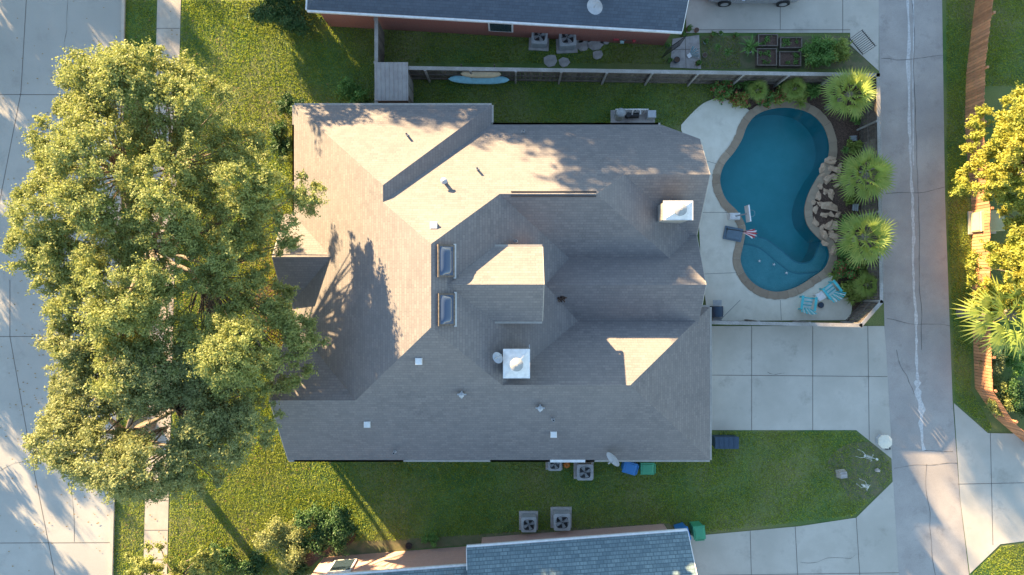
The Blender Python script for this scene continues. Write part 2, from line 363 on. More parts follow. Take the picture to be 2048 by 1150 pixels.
# pool basin, water, coping
mb=MB(); n=len(pool)
for z0,z1,mt in ((.03,-.35,0),(-.35,-1.6,0)):
    mb.add([(p[0],p[1],z0) for p in pool]+[(p[0],p[1],z1) for p in pool],[(i,(i+1)%n,(i+1)%n+n,i+n) for i in range(n)],mt)
mb.poly(pool[::-1],-1.6,0)
sh1=smooth(G((1440,462),(1492,468),(1535,476),(1570,500),(1600,524),(1628,522),(1642,498),(1648,470)),6,False)
mb.prism(sh1+G((1720,470),(1720,640),(1440,640)),-1.59,-.42,1)
sh2=smooth(G((1440,490),(1490,488),(1525,497),(1556,522),(1590,545),(1630,545),(1700,525)),6,False)
mb.prism(sh2+G((1720,640),(1440,640)),-1.58,-.28,1)
mb.strip([p for p in sh1 if inside(p[0],p[1],pool)],.07,-.414,2)
mb.strip([p for p in sh2 if inside(p[0],p[1],pool)],.05,-.274,2)
struct(mb.obj('pool_basin',['plaster','ledge','ledge_edge']),'teal plaster pool shell with tanning ledge')
mb=MB(); mb.poly(pool[::-1],-.09); w=mb.obj('pool_water','water'); struct(w,'clear teal pool water')
if w.data.polygons[0].normal.z<0: w.data.flip_normals()
mb=MB()
def nrm(i):
    a=pool[i-1];b=pool[(i+1)%n]; dx,dy=b[0]-a[0],b[1]-a[1]; l=math.hypot(dx,dy); return (-dy/l,dx/l)
a_=sum(pool[i-1][0]*pool[i][1]-pool[i][0]*pool[i-1][1] for i in range(n)); sgn=1 if a_<0 else -1
i=0
while i<n:
    k=min(random.choice((3,4,5)),n-i); idx=[(i+t)%n for t in range(k+1)]
    inn=[];out=[]
    for q,t in enumerate(idx):
        nx,ny=nrm(t); nx*=sgn;ny*=sgn
        p=pool[t]; wv=.34+random.uniform(-.02,.03)
        inn.append((p[0]-nx*.04,p[1]-ny*.04)); out.append((p[0]+nx*wv,p[1]+ny*wv))
    def sh(a,b): return (a[0]+(b[0]-a[0])*.06,a[1]+(b[1]-a[1])*.06)
    inn[0]=sh(inn[0],inn[1]);out[0]=sh(out[0],out[1])
    mb.prism(inn+out[::-1],-.03,.06+random.uniform(0,.008)); i+=k
cp=mb.obj('pool_coping','coping'); struct(cp,'tan flagstone coping around the pool')

# ------------------------------------------------------------ roofs
def plane3(a,b,c):
    u=Vector(b)-Vector(a);v=Vector(c)-Vector(a);n=u.cross(v)
    return (-n.x/n.z,-n.y/n.z,a[2]+(n.x*a[0]+n.y*a[1])/n.z)
def ccw(p):
    a=sum(p[i-1][0]*p[i][1]-p[i][0]*p[i-1][1] for i in range(len(p)))
    return p if a>0 else p[::-1]
def area(p): return abs(sum(p[i-1][0]*p[i][1]-p[i][0]*p[i-1][1] for i in range(len(p))))/2
def clip(poly,a,b,c):
    out=[];n=len(poly)
    for i in range(n):
        p,q=poly[i],poly[(i+1)%n]; dp=a*p[0]+b*p[1]+c; dq=a*q[0]+b*q[1]+c
        if dp>=0: out.append(p)
        if (dp>=0)!=(dq>=0): t=dp/(dp-dq); out.append((p[0]+(q[0]-p[0])*t,p[1]+(q[1]-p[1])*t))
    return out
def comp_faces(c):
    x0,x1,y0,y1=c['r'];e=c['e'];z=c['z'];A=(*c['A'],z);B=(*c['B'],z)
    SW,SE,NE,NW=(x0,y0,e),(x1,y0,e),(x1,y1,e),(x0,y1,e)
    if c['d']=='EW': F=[[SW,SE,B,A],[NE,NW,A,B]]+([[NW,SW,A]] if A[0]>x0+.01 else [])+([[SE,NE,B]] if B[0]<x1-.01 else [])
    else: F=[[NW,SW,A,B],[SE,NE,B,A]]+([[SW,SE,A]] if A[1]>y0+.01 else [])+([[NE,NW,B]] if B[1]<y1-.01 else [])
    return [(ccw([p[:2] for p in f]),plane3(*f[:3])) for f in F]
def zmax(CF,x,y):
    b=None
    for fs in CF:
        for poly,pl in fs:
            if all((poly[(i+1)%len(poly)][0]-poly[i][0])*(y-poly[i][1])-(poly[(i+1)%len(poly)][1]-poly[i][1])*(x-poly[i][0])>=-1e-6 for i in range(len(poly))):
                z=pl[0]*x+pl[1]*y+pl[2]; b=z if b is None else max(b,z)
    return b
def window(parent,x,y,z,w,h,face):
    fr=MB();gl=MB()
    dx,dy=((w,.08) if face in 'NS' else (.08,w))
    s={'N':(0,1),'S':(0,-1),'E':(1,0),'W':(-1,0)}[face]
    fr.box((x+s[0]*.03,y+s[1]*.03,z),(dx,dy,h)); k=.86
    gl.box((x+s[0]*.075,y+s[1]*.075,z),(w*k if dx>.1 else .02,w*k if dy>.1 else .02,h*k))
    f=fr.obj('window','white',parent); gl.obj('window_pane','glass',f)
def build_house(name,label,comps,shm,wam,loc,rz,cuts=(),trim='white'):
    CF=[comp_faces(c) for c in comps]
    t=thing(name,label,'house',(loc[0],loc[1],0),rz)
    mb=MB()
    for i,fs in enumerate(CF):
        for poly,pl in fs:
            pieces=[poly]
            for a,b,c in cuts: pieces=[q for q in (clip(p,a,b,c) for p in pieces) if len(q)>2]
            for j,gs in enumerate(CF):
                if j==i: continue
                for gp,gl in gs:
                    d=(gl[0]-pl[0],gl[1]-pl[1],gl[2]-pl[2])
                    if max(map(abs,d))<2e-3:
                        if j<i: R=gp
                        else: continue
                    else: R=clip(gp,*d)
                    if len(R)<3 or area(R)<1e-4: continue
                    new=[]
                    for p in pieces:
                        cur=p
                        for k in range(len(R)):
                            q,r=R[k],R[(k+1)%len(R)]; ex,ey=r[0]-q[0],r[1]-q[1]
                            if abs(ex)+abs(ey)<1e-6: continue
                            o=clip(cur,ey,-ex,-(ey*q[0]-ex*q[1]))
                            if len(o)>2 and area(o)>1e-4:new.append(o)
                            cur=clip(cur,-ey,ex,(ey*q[0]-ex*q[1]))
                            if len(cur)<3 or area(cur)<1e-5: break
                    pieces=new
            for p in pieces:
                if len(p)>2 and area(p)>1e-4: mb.add([(x,y,pl[0]*x+pl[1]*y+pl[2]) for x,y in p],[list(range(len(p)))])
    roof=mb.obj('roof',shm,t,uv=True)
    fa=MB(); wl=MB()
    def inother(x,y,i):
        if any(a*x+b*y+c<0 for a,b,c in cuts): return True
        return any(j!=i and c['r'][0]-.02<x<c['r'][1]+.02 and c['r'][2]-.02<y<c['r'][3]+.02 for j,c in enumerate(comps))
    for i,c in enumerate(comps):
        x0,x1,y0,y1=c['r'];e=c['e'];A,B,z=c['A'],c['B'],c['z']
        for (p,q,nx,ny,gab) in (((x0,y0),(x1,y0),0,-1,c['d']=='NS' and abs(A[1]-y0)<.01),((x0,y1),(x1,y1),0,1,c['d']=='NS' and abs(B[1]-y1)<.01),
                     ((x0,y0),(x0,y1),-1,0,c['d']=='EW' and abs(A[0]-x0)<.01),((x1,y0),(x1,y1),1,0,c['d']=='EW' and abs(B[0]-x1)<.01)):
            L=math.hypot(q[0]-p[0],q[1]-p[1]);N=int(L/.1);run=None
            def pt(t): return (p[0]+(q[0]-p[0])*t,p[1]+(q[1]-p[1])*t)
            runs=[]
            for k in range(N+1):
                X,Y=pt(k/N); ok=e>3.5 or not inother(X+nx*.06,Y+ny*.06,i)
                if ok and run is None: run=k/N
                if (not ok or k==N) and run is not None: runs.append((run,k/N)); run=None
            for a,b in runs:
                if b-a<.01: continue
                if not gab:
                    P0,P1=pt(a),pt(b); m=((P0[0]+P1[0])/2+nx*.045,(P0[1]+P1[1])/2+ny*.045); l=math.hypot(P1[0]-P0[0],P1[1]-P0[1])
                    fa.box((m[0],m[1],e-.085),((l,.09,.13) if ny else (.09,l,.13)))
                else:
                    def hz(t):
                        s_=pt(t); u=(s_[1]-y0)/(y1-y0) if nx else (s_[0]-x0)/(x1-x0); r=((A[1]-y0)/(y1-y0) if nx else (A[0]-x0)/(x1-x0))
                        return e+(z-e)*(u/r if u<r else (1-u)/(1-r))
                    r=((A[1]-y0)/(y1-y0) if nx else (A[0]-x0)/(x1-x0))
                    ts=[a]+([r] if a<r<b else [])+[b]
                    for u,v in zip(ts,ts[1:]):
                        P0,P1=pt(u),pt(v); z0,z1=hz(u)-.004,hz(v)-.004; o=.03
                        V=[(P0[0],P0[1],z0),(P1[0],P1[1],z1),(P1[0]+nx*o,P1[1]+ny*o,z1),(P0[0]+nx*o,P0[1]+ny*o,z0)]
                        V+=[(a_,b_,c_-.18) for a_,b_,c_ in V]
                        fa.add(V,[(0,1,2,3),(7,6,5,4),(0,4,5,1),(2,6,7,3),(1,5,6,2),(3,7,4,0)])
        ins=c.get('in',.45)+.006*i; zb=c.get('zb',-.02)
        wl.box(((x0+x1)/2,(y0+y1)/2,(zb+e+.02)/2),(x1-x0-2*ins,y1-y0-2*ins,e+.02-zb))
        if c['d']=='EW':
            for xe,sg,cc in ((x0,1,A),(x1,-1,B)):
                if abs(cc[0]-xe)<.01:
                    X=xe+sg*(ins-.012); tri=[(y0+ins,e-.01),(y1-ins,e-.01),(cc[1],z-.32*(1 if ins>.2 else .3))]
                    wl.add([(X,a,b) for a,b in tri]+[(X+sg*.1,a,b) for a,b in tri],[(0,1,2),(5,4,3),(0,3,4,1),(1,4,5,2),(2,5,3,0)])
    fa.obj('gutter',trim,t); wl.obj('wall',wam,t,uv=True)
    return t,roof,CF
E=2.7; pN=4.9/(7.5-1.69); pS=4.9/(7.94-1.55); pW=4.9/(10.03-3.145)
comps=[dict(r=(-10.03,3.8,-7.94,7.5),e=E,z=7.6,A=(-3.145,-1.55),B=(-3.145,1.69),d='NS'),
 dict(r=(-3,8.45,.28,7.5),e=E,z=E+pN*3.61,A=(-3,3.89),B=(3.51,3.89),d='EW',**{'in':.62}),
 dict(r=(3.5,8.45,2.17,7.5),e=E,z=4.95,A=(3.5,7.5-2.25/pN),B=(8.45,7.5-2.25/pN),d='EW',**{'in':.66}),
 dict(r=(1,8.45,-2.4,2.64),e=E,z=4.35,A=(1,.12),B=(8.45,.12),d='EW'),
 dict(r=(-1,9.11,-7.94,-.9),e=E,z=E+pS*3.87,A=(-1,-4.07),B=(4.93,-4.07),d='EW'),
 dict(r=(-10.3,-5,-7.94,-1.66),e=E,z=E+pS*3.14,A=(-10.3,-4.8),B=(-5,-4.8),d='EW'),
 dict(r=(-10.5,-7.5,-.6,3.3),e=E,z=4.2,A=(-10.5,1.34),B=(-7.5,1.34),d='EW'),
 dict(r=(-10.03,-.94,3.0,8.4),e=E,z=E+pW*4.73,A=(-5.3,3.0),B=(-5.3,4.21),d='NS'),
 dict(r=(-3.1,1.25,-1.40,1.69),e=5.9,z=7.2,A=(-3.1,.12),B=(1.25,.12),d='EW',zb=3.6,**{'in':.06})]
house,roof,CF=build_house('brick_house','single storey brick house with brown shingle hip roof',comps,'shingle','brickp',(0,0),0,cuts=[(-.8,-1.59,.8*6.86+1.59*7.5)],trim='trim')
def R(px,py):
    z=4.0
    for _ in range(30):
        x,y=XY(px,py,z); zz=zmax(CF,x,y); z=z*.5+(zz if zz else 2.7)*.5
    return (x,y,z)
for x,y,f in ((-9.56,-6,'W'),(-9.56,6,'W'),(8.04,1.2,'E'),(8.04,4.6,'E'),(0,7.1,'N'),(4,7.1,'N')): window(house,x,y,1.4,1.3,1.3,f)
gd=MB(); gd.box((8.67,-4.6,1.1),(.06,4.8,2.2))
for k in range(1,4): gd.box((8.71,-4.6,.55*k),(.02,4.8,.03),1)
gd.obj('garage_door',['white','lgrey'],house)
def pipe(px,py,r=.06,h=.38,cap=False):
    x,y,z=R(px,py); mb=MB()
    mb.cyl((x,y,z-.15),r*2.0,.19,14,0,r*1.3); mb.cyl((x,y,z-.1),r,h+.1,12,0)
    if cap: mb.cyl((x,y,z+h-.02),r*1.9,.07,14,0); mb.cyl((x,y,z+h+.05),r*1.9,.07,14,0,.02)
    else: mb.cyl((x,y,z+h),r*.75,.006,12,1)
    mb.obj('vent_pipe',['lgrey','black'],roof)
for a in ((815,271),(1046,264),(955,339),(1032,483),(790,903),(1106,838)): pipe(*a,r=.05,h=.36)
pipe(890,365,.075,.45,True); pipe(924,788,.06,.25,True); pipe(1080,815,.06,.25,True)
for px,py in ((924,788),(1080,815)):
    x,y,z=R(px,py); mb=MB()
    mb.box((x,y,z+.12),(.38,.06,.05)); mb.box((x,y,z+.18),(.06,.32,.05)); mb.obj('vent_cap','lgrey',roof)
def sqvent(px,py):
    x,y,z=R(px,py); mb=MB(); mb.box((x,y,z+.0),(.24,.24,.18),0); mb.box((x,y,z+.12),(.29,.29,.06),0,0,.86); mb.obj('roof_vent','white',roof)
for a in ((868,451),(838,722),(735,848),(1107,868)): sqvent(*a)
a=R(1022,384);b=R(1192,384); mb=MB(); zt=E+pN*3.61
mb.box(((a[0]+b[0])/2,3.89+.10,zt-.06),(b[0]-a[0],.035,.07)); mb.box(((a[0]+b[0])/2,3.89-.10,zt-.06),(b[0]-a[0],.035,.07)); mb.obj('ridge_vent','black',roof)
for px,py in ((890,522),(891,619)):
    x,y,z=R(px,py); pt=.7055; mb=MB()
    ang=math.atan(pt); w,l=.74,1.28
    def tl(u,v,h): return (x+u*math.cos(ang)+h*math.sin(ang),y+v,z-u*math.sin(ang)+h*math.cos(ang))
    def bx(mb,u0,u1,v0,v1,h0,h1,mt,k=1):
        um,vm=(u0+u1)/2,(v0+v1)/2
        V=[tl(u,v,h0) for u,v in ((u0,v0),(u1,v0),(u1,v1),(u0,v1))]+[tl(um+(u-um)*k,vm+(v-vm)*k,h1) for u,v in ((u0,v0),(u1,v0),(u1,v1),(u0,v1))]
        mb.add(V,[(3,2,1,0),(4,5,6,7),(0,1,5,4),(1,2,6,5),(2,3,7,6),(3,0,4,7)],mt)
    bx(mb,-w/2,w/2,-l/2,l/2,-.05,.12,0)
    bx(mb,w/2+.005,w/2+.12,-l/2-.05,l/2+.05,-.02,.04,1)
    so=mb.obj('skylight',['woodb','lgrey'],roof)
    mb=MB(); V=[];F=[];nu,nv=9,17
    for i in range(nu):
        for j in range(nv):
            u=-1+2*i/(nu-1);v=-1+2*j/(nv-1); V.append(tl(u*w*.40,v*l*.44,.121+.12*(1-u**4)*(1-v**6)))
    for i in range(nu-1):
        for j in range(nv-1): F.append((i*nv+j,(i+1)*nv+j,(i+1)*nv+j+1,i*nv+j+1))
    mb.add(V,F,0,True); mb.obj('skylight_dome','sky_acr',so)
def chimney(px,py,w,d,zt):
    x,y=XY(px,py,zt); mb=MB()
    mb.box((x,y,(zt+3.4)/2),(w,d,zt-3.4),0)
    ch=mb.obj('chimney','trim',roof); mb=MB()
    mb.box((x,y,zt+.03),(w+.1,d+.1,.06),0); mb.box((x,y,zt+.13),(w+.02,d+.02,.14),0,0,.35)
    mb.cyl((x,y,zt+.15),.17,.25,20,1); mb.cyl((x,y,zt+.36),.27,.09,24,1); mb.cyl((x,y,zt+.45),.27,.10,24,1,.05); mb.cyl((x,y,zt+.55),.05,.03,10,1)
    mb.obj('chimney_cap',['white','gmetal'],ch)
chimney(1356,421,1.15,.72,5.3); chimney(1033,727,1.0,1.1,6.2)
x,y=XY(1058,715,6.2); mb=MB()
for k in range(5): mb.box((x+.03,y-.3+k*.18,5.9-.05*k),(.03,.12,.12))
mb.obj('chimney_flashing','metal',roof)
def dish(parent,base,tilt,az,r=.33,name='satellite_dish'):
    mb=MB(); c=Vector((base[0],base[1],base[2]+.5)); mb.tube(base,c,.02,n=8)
    dr=Vector((math.cos(tilt)*math.cos(az),math.cos(tilt)*math.sin(az),math.sin(tilt)))
    u=dr.orthogonal().normalized(); w=dr.cross(u); V=[];F=[]; ns=20
    for k in range(6):
        rr=r*k/5
        for i in range(ns):
            a=2*math.pi*i/ns; V.append(c+dr*(.05+.22*rr*rr/r)+u*rr*math.cos(a)+w*rr*1.12*math.sin(a))
    for k in range(5):
        for i in range(ns): F.append((k*ns+i,k*ns+(i+1)%ns,(k+1)*ns+(i+1)%ns,(k+1)*ns+i))
    mb.add(V,F,0,True)
    e=c+dr*.42+u*.05; mb.tube(c+u*r*.9,e,.013,n=6,mat=1); mb.tube(e,e-dr*.1,.04,n=8,mat=1)
    mb.obj(name,['lgrey','gmetal'],parent)
dish(roof,R(998,712),1.1,3.4,.22); b=R(1222,910); dish(roof,(b[0]+.1,b[1],b[2]),.5,-2.6,.35)
leafd=leafcloud('d',[(0,0,.03,.2,.22,.05)],260,.08,'mulch'); 
x,y,z=R(1124,597); o=meshobj('leaf_litter',leafd,None,(x,y,z+.02)); tag(o,'small heap of dead leaves on the roof','leaves')
gu=MB(); a=P(1100,919,2.62);b=P(1170,919,2.62); gu.box(((a[0]+b[0])/2,a[1]-.05,2.66),(b[0]-a[0],.12,.1)); gu.obj('gutter_section','white',house)

nb,nroof,NCF=build_house('neighbour_house','brick house with slate blue shingle roof beside the lawn',
 [dict(r=(-8.65,8.65,0,11),e=E,z=7.0,A=(-3.1,5.5),B=(8.65,5.5),d='EW',**{'in':.28})],'shingleb','brick',(-.8,12.3),math.radians(-3.3))
window(nb,.25,.25,1.5,1.2,1.3,'S'); dish(nroof,(4.5,.55,3.1),.9,-2.0,.33)
nb2,_,_=build_house('neighbour_house','pink brick house with grey teal shingle roof',
 [dict(r=(-5.1,5.1,-10,0),e=E,z=6.3,A=(-5.1,-5),B=(5.1,-5),d='EW',**{'in':.55}),
  dict(r=(-12.6,-4.2,-10.4,-.85),e=E,z=6.1,A=(-8.2,-5.6),B=(-4.2,-5.6),d='EW',**{'in':.08})],'shinglet','brickp',(3,-11.6),math.radians(4.3))
window(nb2,-11.2,-.9,1.5,1.1,1.4,'N')
build_house('neighbour_house','unseen long house with brown shingle roof added to shade the yards',
 [dict(r=(-10,8.0,0,12),e=3.0,z=6.5,A=(-5,6),B=(3,6),d='EW')],'shingle','brick',(10,19),0)  # house out of view, added and sized to shade pool, driveway and alley

# ------------------------------------------------------------ fences
def fence(label,pts,h,mat,capm,step=2.2,side=1,cap=True,pick=.14):
    o=(pts[0][0],pts[0][1],0); t=thing('wood_fence',label,'fence',o,0,'fences around the yards')
    bd=MB();cr=MB()
    for (ax,ay),(bx,by) in zip(pts,pts[1:]):
        L=math.hypot(bx-ax,by-ay);ang=math.atan2(by-ay,bx-ax);ux,uy=(bx-ax)/L,(by-ay)/L;nx,ny=-uy*side,ux*side
        n=int(L/(pick+.012))
        for i in range(n):
            s=(i+.5)*L/n; hh=h-random.uniform(0,.06); bd.box((ax+ux*s,ay+uy*s,hh/2),(pick-random.uniform(0,.015),.02,hh),0,ang+random.uniform(-.07,.07))
        m=((ax+bx)/2,(ay+by)/2)
        for z in (.3,h*.5,h-.25): bd.box((m[0]+nx*.035,m[1]+ny*.035,z),(L,.045,.09),0,ang)
        if cap: cr.box((m[0]+nx*.03,m[1]+ny*.03,h+.02),(L+.1,.17,.035),0,ang)
        k=max(1,round(L/step))
        for i in range(k):
            s=i*L/k+.05; pm=MB(); pm.box((ax+ux*s+nx*.10,ay+uy*s+ny*.10,(h+.0)/2),(.09,.09,h),0,ang); pm.box((ax+ux*s+nx*.10,ay+uy*s+ny*.10,h+.02),(.11,.11,.03),0,ang); pm.obj('post',capm,t,origin=o)
    bd.obj('fence_boards',mat,t,origin=o)
    if cap: cr.obj('cap_rail',capm,t,origin=o)
    return t
hF=1.85
def F(px,py,z=hF): return XY(px,py,z)
fence('weathered grey wooden fence between the two yards',[F(757,134),F(1757,149)],hF,'woodb','woodg',side=-1)
fence('weathered grey wooden side fence',[F(754,36),F(754,210)],hF,'woodb','woodg',side=-1)
fence('weathered grey fence beside the alley and pool deck',[F(1757,149),F(1764,604),F(1722,652),F(1418,646)],hF,'woodb','woodg',side=-1)
fence('red cedar fence along the alley lawn',[XY(1958,-60),XY(1932,150),XY(1930,255)],1.4,'woodr','woodr',side=1,cap=False)
fence('red cedar fence along the alley lawn, partly under trees',[XY(1930,255),XY(1944,420),XY(1945,640),XY(1950,775),XY(1990,835),XY(2060,895)],1.3,'woodr','woodr',side=1,cap=False)

# ------------------------------------------------------------ AC units
def ac(label,col='gmetal',pad=1.05):
    t=thing('air_conditioner_unit',label,'air conditioner',(0,0,0),0,'air conditioner units beside the houses')
    mb=MB(); mb.box((0,0,.04),(pad,pad,.08)); mb.obj('pad','stone',t)
    mb=MB(); s=.40; pts=[]
    for cx,cy,a0 in ((1,1,0),(-1,1,90),(-1,-1,180),(1,-1,270)):
        for k in range(5):
            a=math.radians(a0+k*22.5); pts.append((cx*(s-.09)+.09*math.cos(a),cy*(s-.09)+.09*math.sin(a)))
    mb.prism(pts,.08,.74)
    for k in range(10): mb.prism([(x*1.02,y*1.02) for x,y in pts],.12+k*.06,.14+k*.06,0)
    nseg=len(pts)
    V=[(x*1.03,y*1.03,.76) for x,y in pts]+[(.34*x/math.hypot(x,y),.34*y/math.hypot(x,y),.79) for x,y in pts]
    mb.add(V,[(i,(i+1)%nseg,(i+1)%nseg+nseg,i+nseg) for i in range(nseg)],0,True)
    mb.cyl((0,0,.742),.345,.003,28,1)
    mb.obj('housing',[col,'black'],t)
    mb=MB(); mb.cyl((0,0,.745),.07,.035,14)
    for k in range(4):
        a=k*math.pi/2+.4
        V=[]
        for r,w in ((.06,.05),(.29,.10)):
            for sgn_ in (-1,1): V.append((r*math.cos(a)-sgn_*w*math.sin(a),r*math.sin(a)+sgn_*w*math.cos(a),.757+sgn_*.012))
        mb.add(V,[(0,2,3,1)])
    mb.obj('fan','gmetal',t)
    mb=MB()
    for r in (.1,.17,.24,.31):
        pr=[(r*math.cos(2*math.pi*i/28),r*math.sin(2*math.pi*i/28),.80) for i in range(29)]
        for a,b in zip(pr,pr[1:]): mb.tube(a,b,.005,n=4,cap=False)
    for i in range(8):
        a=math.pi*i/4; mb.tube((0,0,.80),(.33*math.cos(a),.33*math.sin(a),.79),.006,n=4,cap=False)
    mb.obj('grille','black',t); return t
a1=ac('pale grey air conditioner on a concrete pad','gmetal'); a1.location=P(1122,1034)
dup(a1,P(1057,1040),0,.9); dup(a1,P(1133,86),.05,1.0); dup(a1,P(1078,82),-.05,.95)
dup(a1,P(1167,937),0,.95,'blue grey air conditioner under the house eave'); dup(a1,P(1108,922),0,.8,'small air conditioner partly under the eave')

# ------------------------------------------------------------ bins
def bin_(col,label,loc,rz):
    t=thing('wheeled_bin',label,'bin',loc,rz,'wheeled rubbish bins'); t.scale=(.9,.9,.95)
    mb=MB(); mb.box((0,0,.55),(.52,.6,.9),0,0,1.12); mb.obj('bin_body',col,t)
    mb=MB(); mb.box((0,.02,1.03),(.66,.76,.06),0,0,.94); mb.box((0,.02,1.075),(.5,.56,.03),0,0,.9); mb.box((0,-.4,1.0),(.5,.05,.05),0); mb.obj('lid',col,t)
    for sx in (-1,1):
        mb=MB(); mb.tube((sx*.24,-.3,.13),(sx*.31,-.3,.13),.13,n=16); mb.obj('wheel','rubber',t)
bin_('blue','blue wheeled bin beside the house wall',P(1254,926),1.3)
bin_('greenp','green wheeled bin beside the house wall',P(1288,927),1.57)
bin_('blue','blue wheeled bin beside the driveway',P(1358,1056),.3)
bin_('greenp','green wheeled bin beside the driveway',P(1388,1052),.1)
t=thing('storage_box','dark navy storage box on the driveway edge','storage box',P(1446,880),0)
mb=MB(); mb.box((0,0,.3),(1.12,.52,.6),0,0,1.03); mb.obj('box_body','navy',t)
mb=MB(); mb.box((0,0,.63),(1.2,.6,.06),0,0,.96); [mb.box((-.36+.24*k,0,.667),(.05,.5,.015)) for k in range(4)]; mb.obj('lid','navy',t)
mb=MB(); 
for k in range(8):
    a=k*math.pi/4; mb.ell((.09*math.cos(a),.09*math.sin(a),.14),(.11,.11,.14),0,10,8)
mb.cyl((0,0,.26),.02,.08,6,1); p=mb.obj('pumpkin',['orange','greenp']); p.location=P(1133,928); p.scale=(.9,.9,.9); tag(p,'orange pumpkin beside the air conditioners','pumpkin')

# ------------------------------------------------------------ furniture round the pool
def adir(label,loc,rz,sc=.92):
    t=thing('adirondack_chair',label,'chair',loc,rz,'teal chairs on the pool deck'); t.scale=(sc,sc,sc)
    mb=MB()
    for k in range(6): mb.box((0,-.28+k*.095,.36-.02*k),(.54,.07,.025),k%2)
    mb.obj('seat',['teal','paleteal'],t)
    mb=MB()
    for k in range(7):
        a=(k-3)*.09; x0=(k-3)*.075; l=.78-.03*abs(k-3)**1.6
        x1=x0+math.sin(a)*l; y0=.26; y1=.26+.40*l; z1=.25+.82*l
        V=[(x0-.030,y0,.25),(x0+.030,y0,.25),(x1+.036,y1,z1),(x1-.036,y1,z1)]; V+=[(x_,y_+.025,z_) for x_,y_,z_ in V]
        mb.add(V,[(3,2,1,0),(4,5,6,7),(0,1,5,4),(1,2,6,5),(2,3,7,6),(3,0,4,7)],k%2)
    mb.obj('backrest',['teal','paleteal'],t)
    for s in (-1,1):
        mb=MB(); mb.box((s*.36,0,.56),(.13,.75,.025)); mb.obj('armrest','teal',t)
        mb=MB(); mb.box((s*.31,-.3,.28),(.03,.09,.56)); mb.obj('leg','teal',t)
        mb=MB(); mb.box((s*.29,.36,.24),(.03,.09,.48)); mb.obj('leg','teal',t)
adir('teal slatted garden chair on the pool deck',P(1609,606,.035),math.radians(172))
adir('teal slatted garden chair on the pool deck',P(1655,580,.035),math.radians(218))
t=thing('side_table','small white slatted side table between chairs','table',P(1634,592,.035),.5)
mb=MB(); [mb.box((-.16+k*.08,0,.42),(.068,.38,.02)) for k in range(5)]; mb.obj('table_top','white',t)
mb=MB(); [mb.box((sx*.15,sy*.15,.2),(.04,.04,.41)) for sx in (-1,1) for sy in (-1,1)]; mb.obj('table_frame','white',t)
mb=MB(); mb.cyl((0,0,0),.12,.12,16,0,.15); mb.cyl((0,0,.12),.13,.02,16,1); o=mb.obj('fire_bowl',['black','navy']); o.location=P(1640,610,.035); tag(o,'small black bowl on the deck between chairs','bowl')
t=thing('poolside_basketball_hoop','white plastic poolside basketball hoop at the coping','basketball hoop',P(1470,433,.06),0)
mb=MB(); mb.box((-.08,.0,.14),(.58,.36,.28),0,0,.85); mb.cyl((-.2,0,.28),.09,.03,14,0); mb.obj('hoop_base','white',t)
mb=MB(); mb.tube((-.05,0,.25),(.25,.02,1.05),.04); mb.obj('hoop_pole','lgrey',t)
mb=MB(); mb.box((.26,.02,1.1),(.06,.80,.55),0,.12); mb.obj('backboard','white',t)
mb=MB()
pr=[(.48+.16*math.cos(2*math.pi*i/20),.05+.16*math.sin(2*math.pi*i/20),1.0) for i in range(21)]
for a,b in zip(pr,pr[1:]): mb.tube(a,b,.006,n=5)
mb.obj('hoop_rim','lgrey',t)
t=thing('folded_umbrella','closed red and white striped umbrella leaning over the pool','umbrella',P(1470,468,.04),0)
mb=MB(); mb.box((-.12,0,.05),(.9,.66,.1),0,-.2); mb.box((-.12,0,.13),(.74,.54,.06),0,-.2,.9); mb.obj('umbrella_base','slate',t)
mb=MB(); mb.tube((-.45,.25,.1),(-.3,.1,1.1),.025); mb.tube((-.3,.1,1.1),(.15,.0,1.25),.02); mb.obj('umbrella_pole','black',t)
mb=MB(); nn=20; V=[]; ax=Vector((.75,-.06,-.5)).normalized(); u_=Vector((0,1,0)); w_=ax.cross(u_)
secs=((.04,0),(.08,.2),(.13,.42),(.19,.62),(.23,.75))
for k,(r,q) in enumerate(secs):
    for i in range(nn):
        a=2*math.pi*i/nn; rr=r*(1.1 if i%2 else .6); V.append(Vector((.02,.0,1.22))+ax*q*(1 if i%2 else .94)+u_*rr*math.cos(a)+w_*rr*math.sin(a))
for k in range(len(secs)-1):
    for i in range(nn): mb.add([V[k*nn+i],V[k*nn+(i+1)%nn],V[(k+1)*nn+(i+1)%nn],V[(k+1)*nn+i]],[(3,2,1,0)],(i//2)%2)
mb.obj('umbrella_canopy',['redp','white'],t)
t=thing('gas_grill','black gas grill with a lid by the house corner','grill',P(1425,622,.04),0)
mb=MB(); mb.box((0,0,.4),(.55,.5,.75)); mb.obj('grill_cabinet','black',t)
mb=MB(); 
V=[]
for k in range(9):
    a=math.pi*k/8
    for yy in (-.26,.26): V.append((.28*math.cos(a),yy,.82+.2*math.sin(a)))
mb.add(V,[(2*k,2*k+1,2*k+3,2*k+2) for k in range(8)],0,True); mb.add(V,[[2*k for k in range(9)],[2*k+1 for k in range(9)][::-1]]); mb.obj('grill_lid','navy',t)
for s in (-1,1): mb=MB(); mb.box((0,s*.42,.78),(.42,.28,.03)); mb.obj('side_shelf','gmetal',t)
for i,(px,py) in enumerate(((1519,522),(1548,529),(1573,546))):
    mb=MB(); mb.ell((0,0,0),(.05,.05,.05),0,10,6,.5,i); mb.cyl((0,0,-.2),.02,.2,8)
    for k in range(5): a=k*1.3; mb.ell((.08*math.cos(a),.08*math.sin(a),-.02),(.018,.018,.015),0,6,4)
    o=mb.obj('water_bubbler','white'); o.location=P(px,py,-.09); tag(o,'small white bubbling fountain jet on the pool ledge','fountain','bubbling jets on the pool ledge')
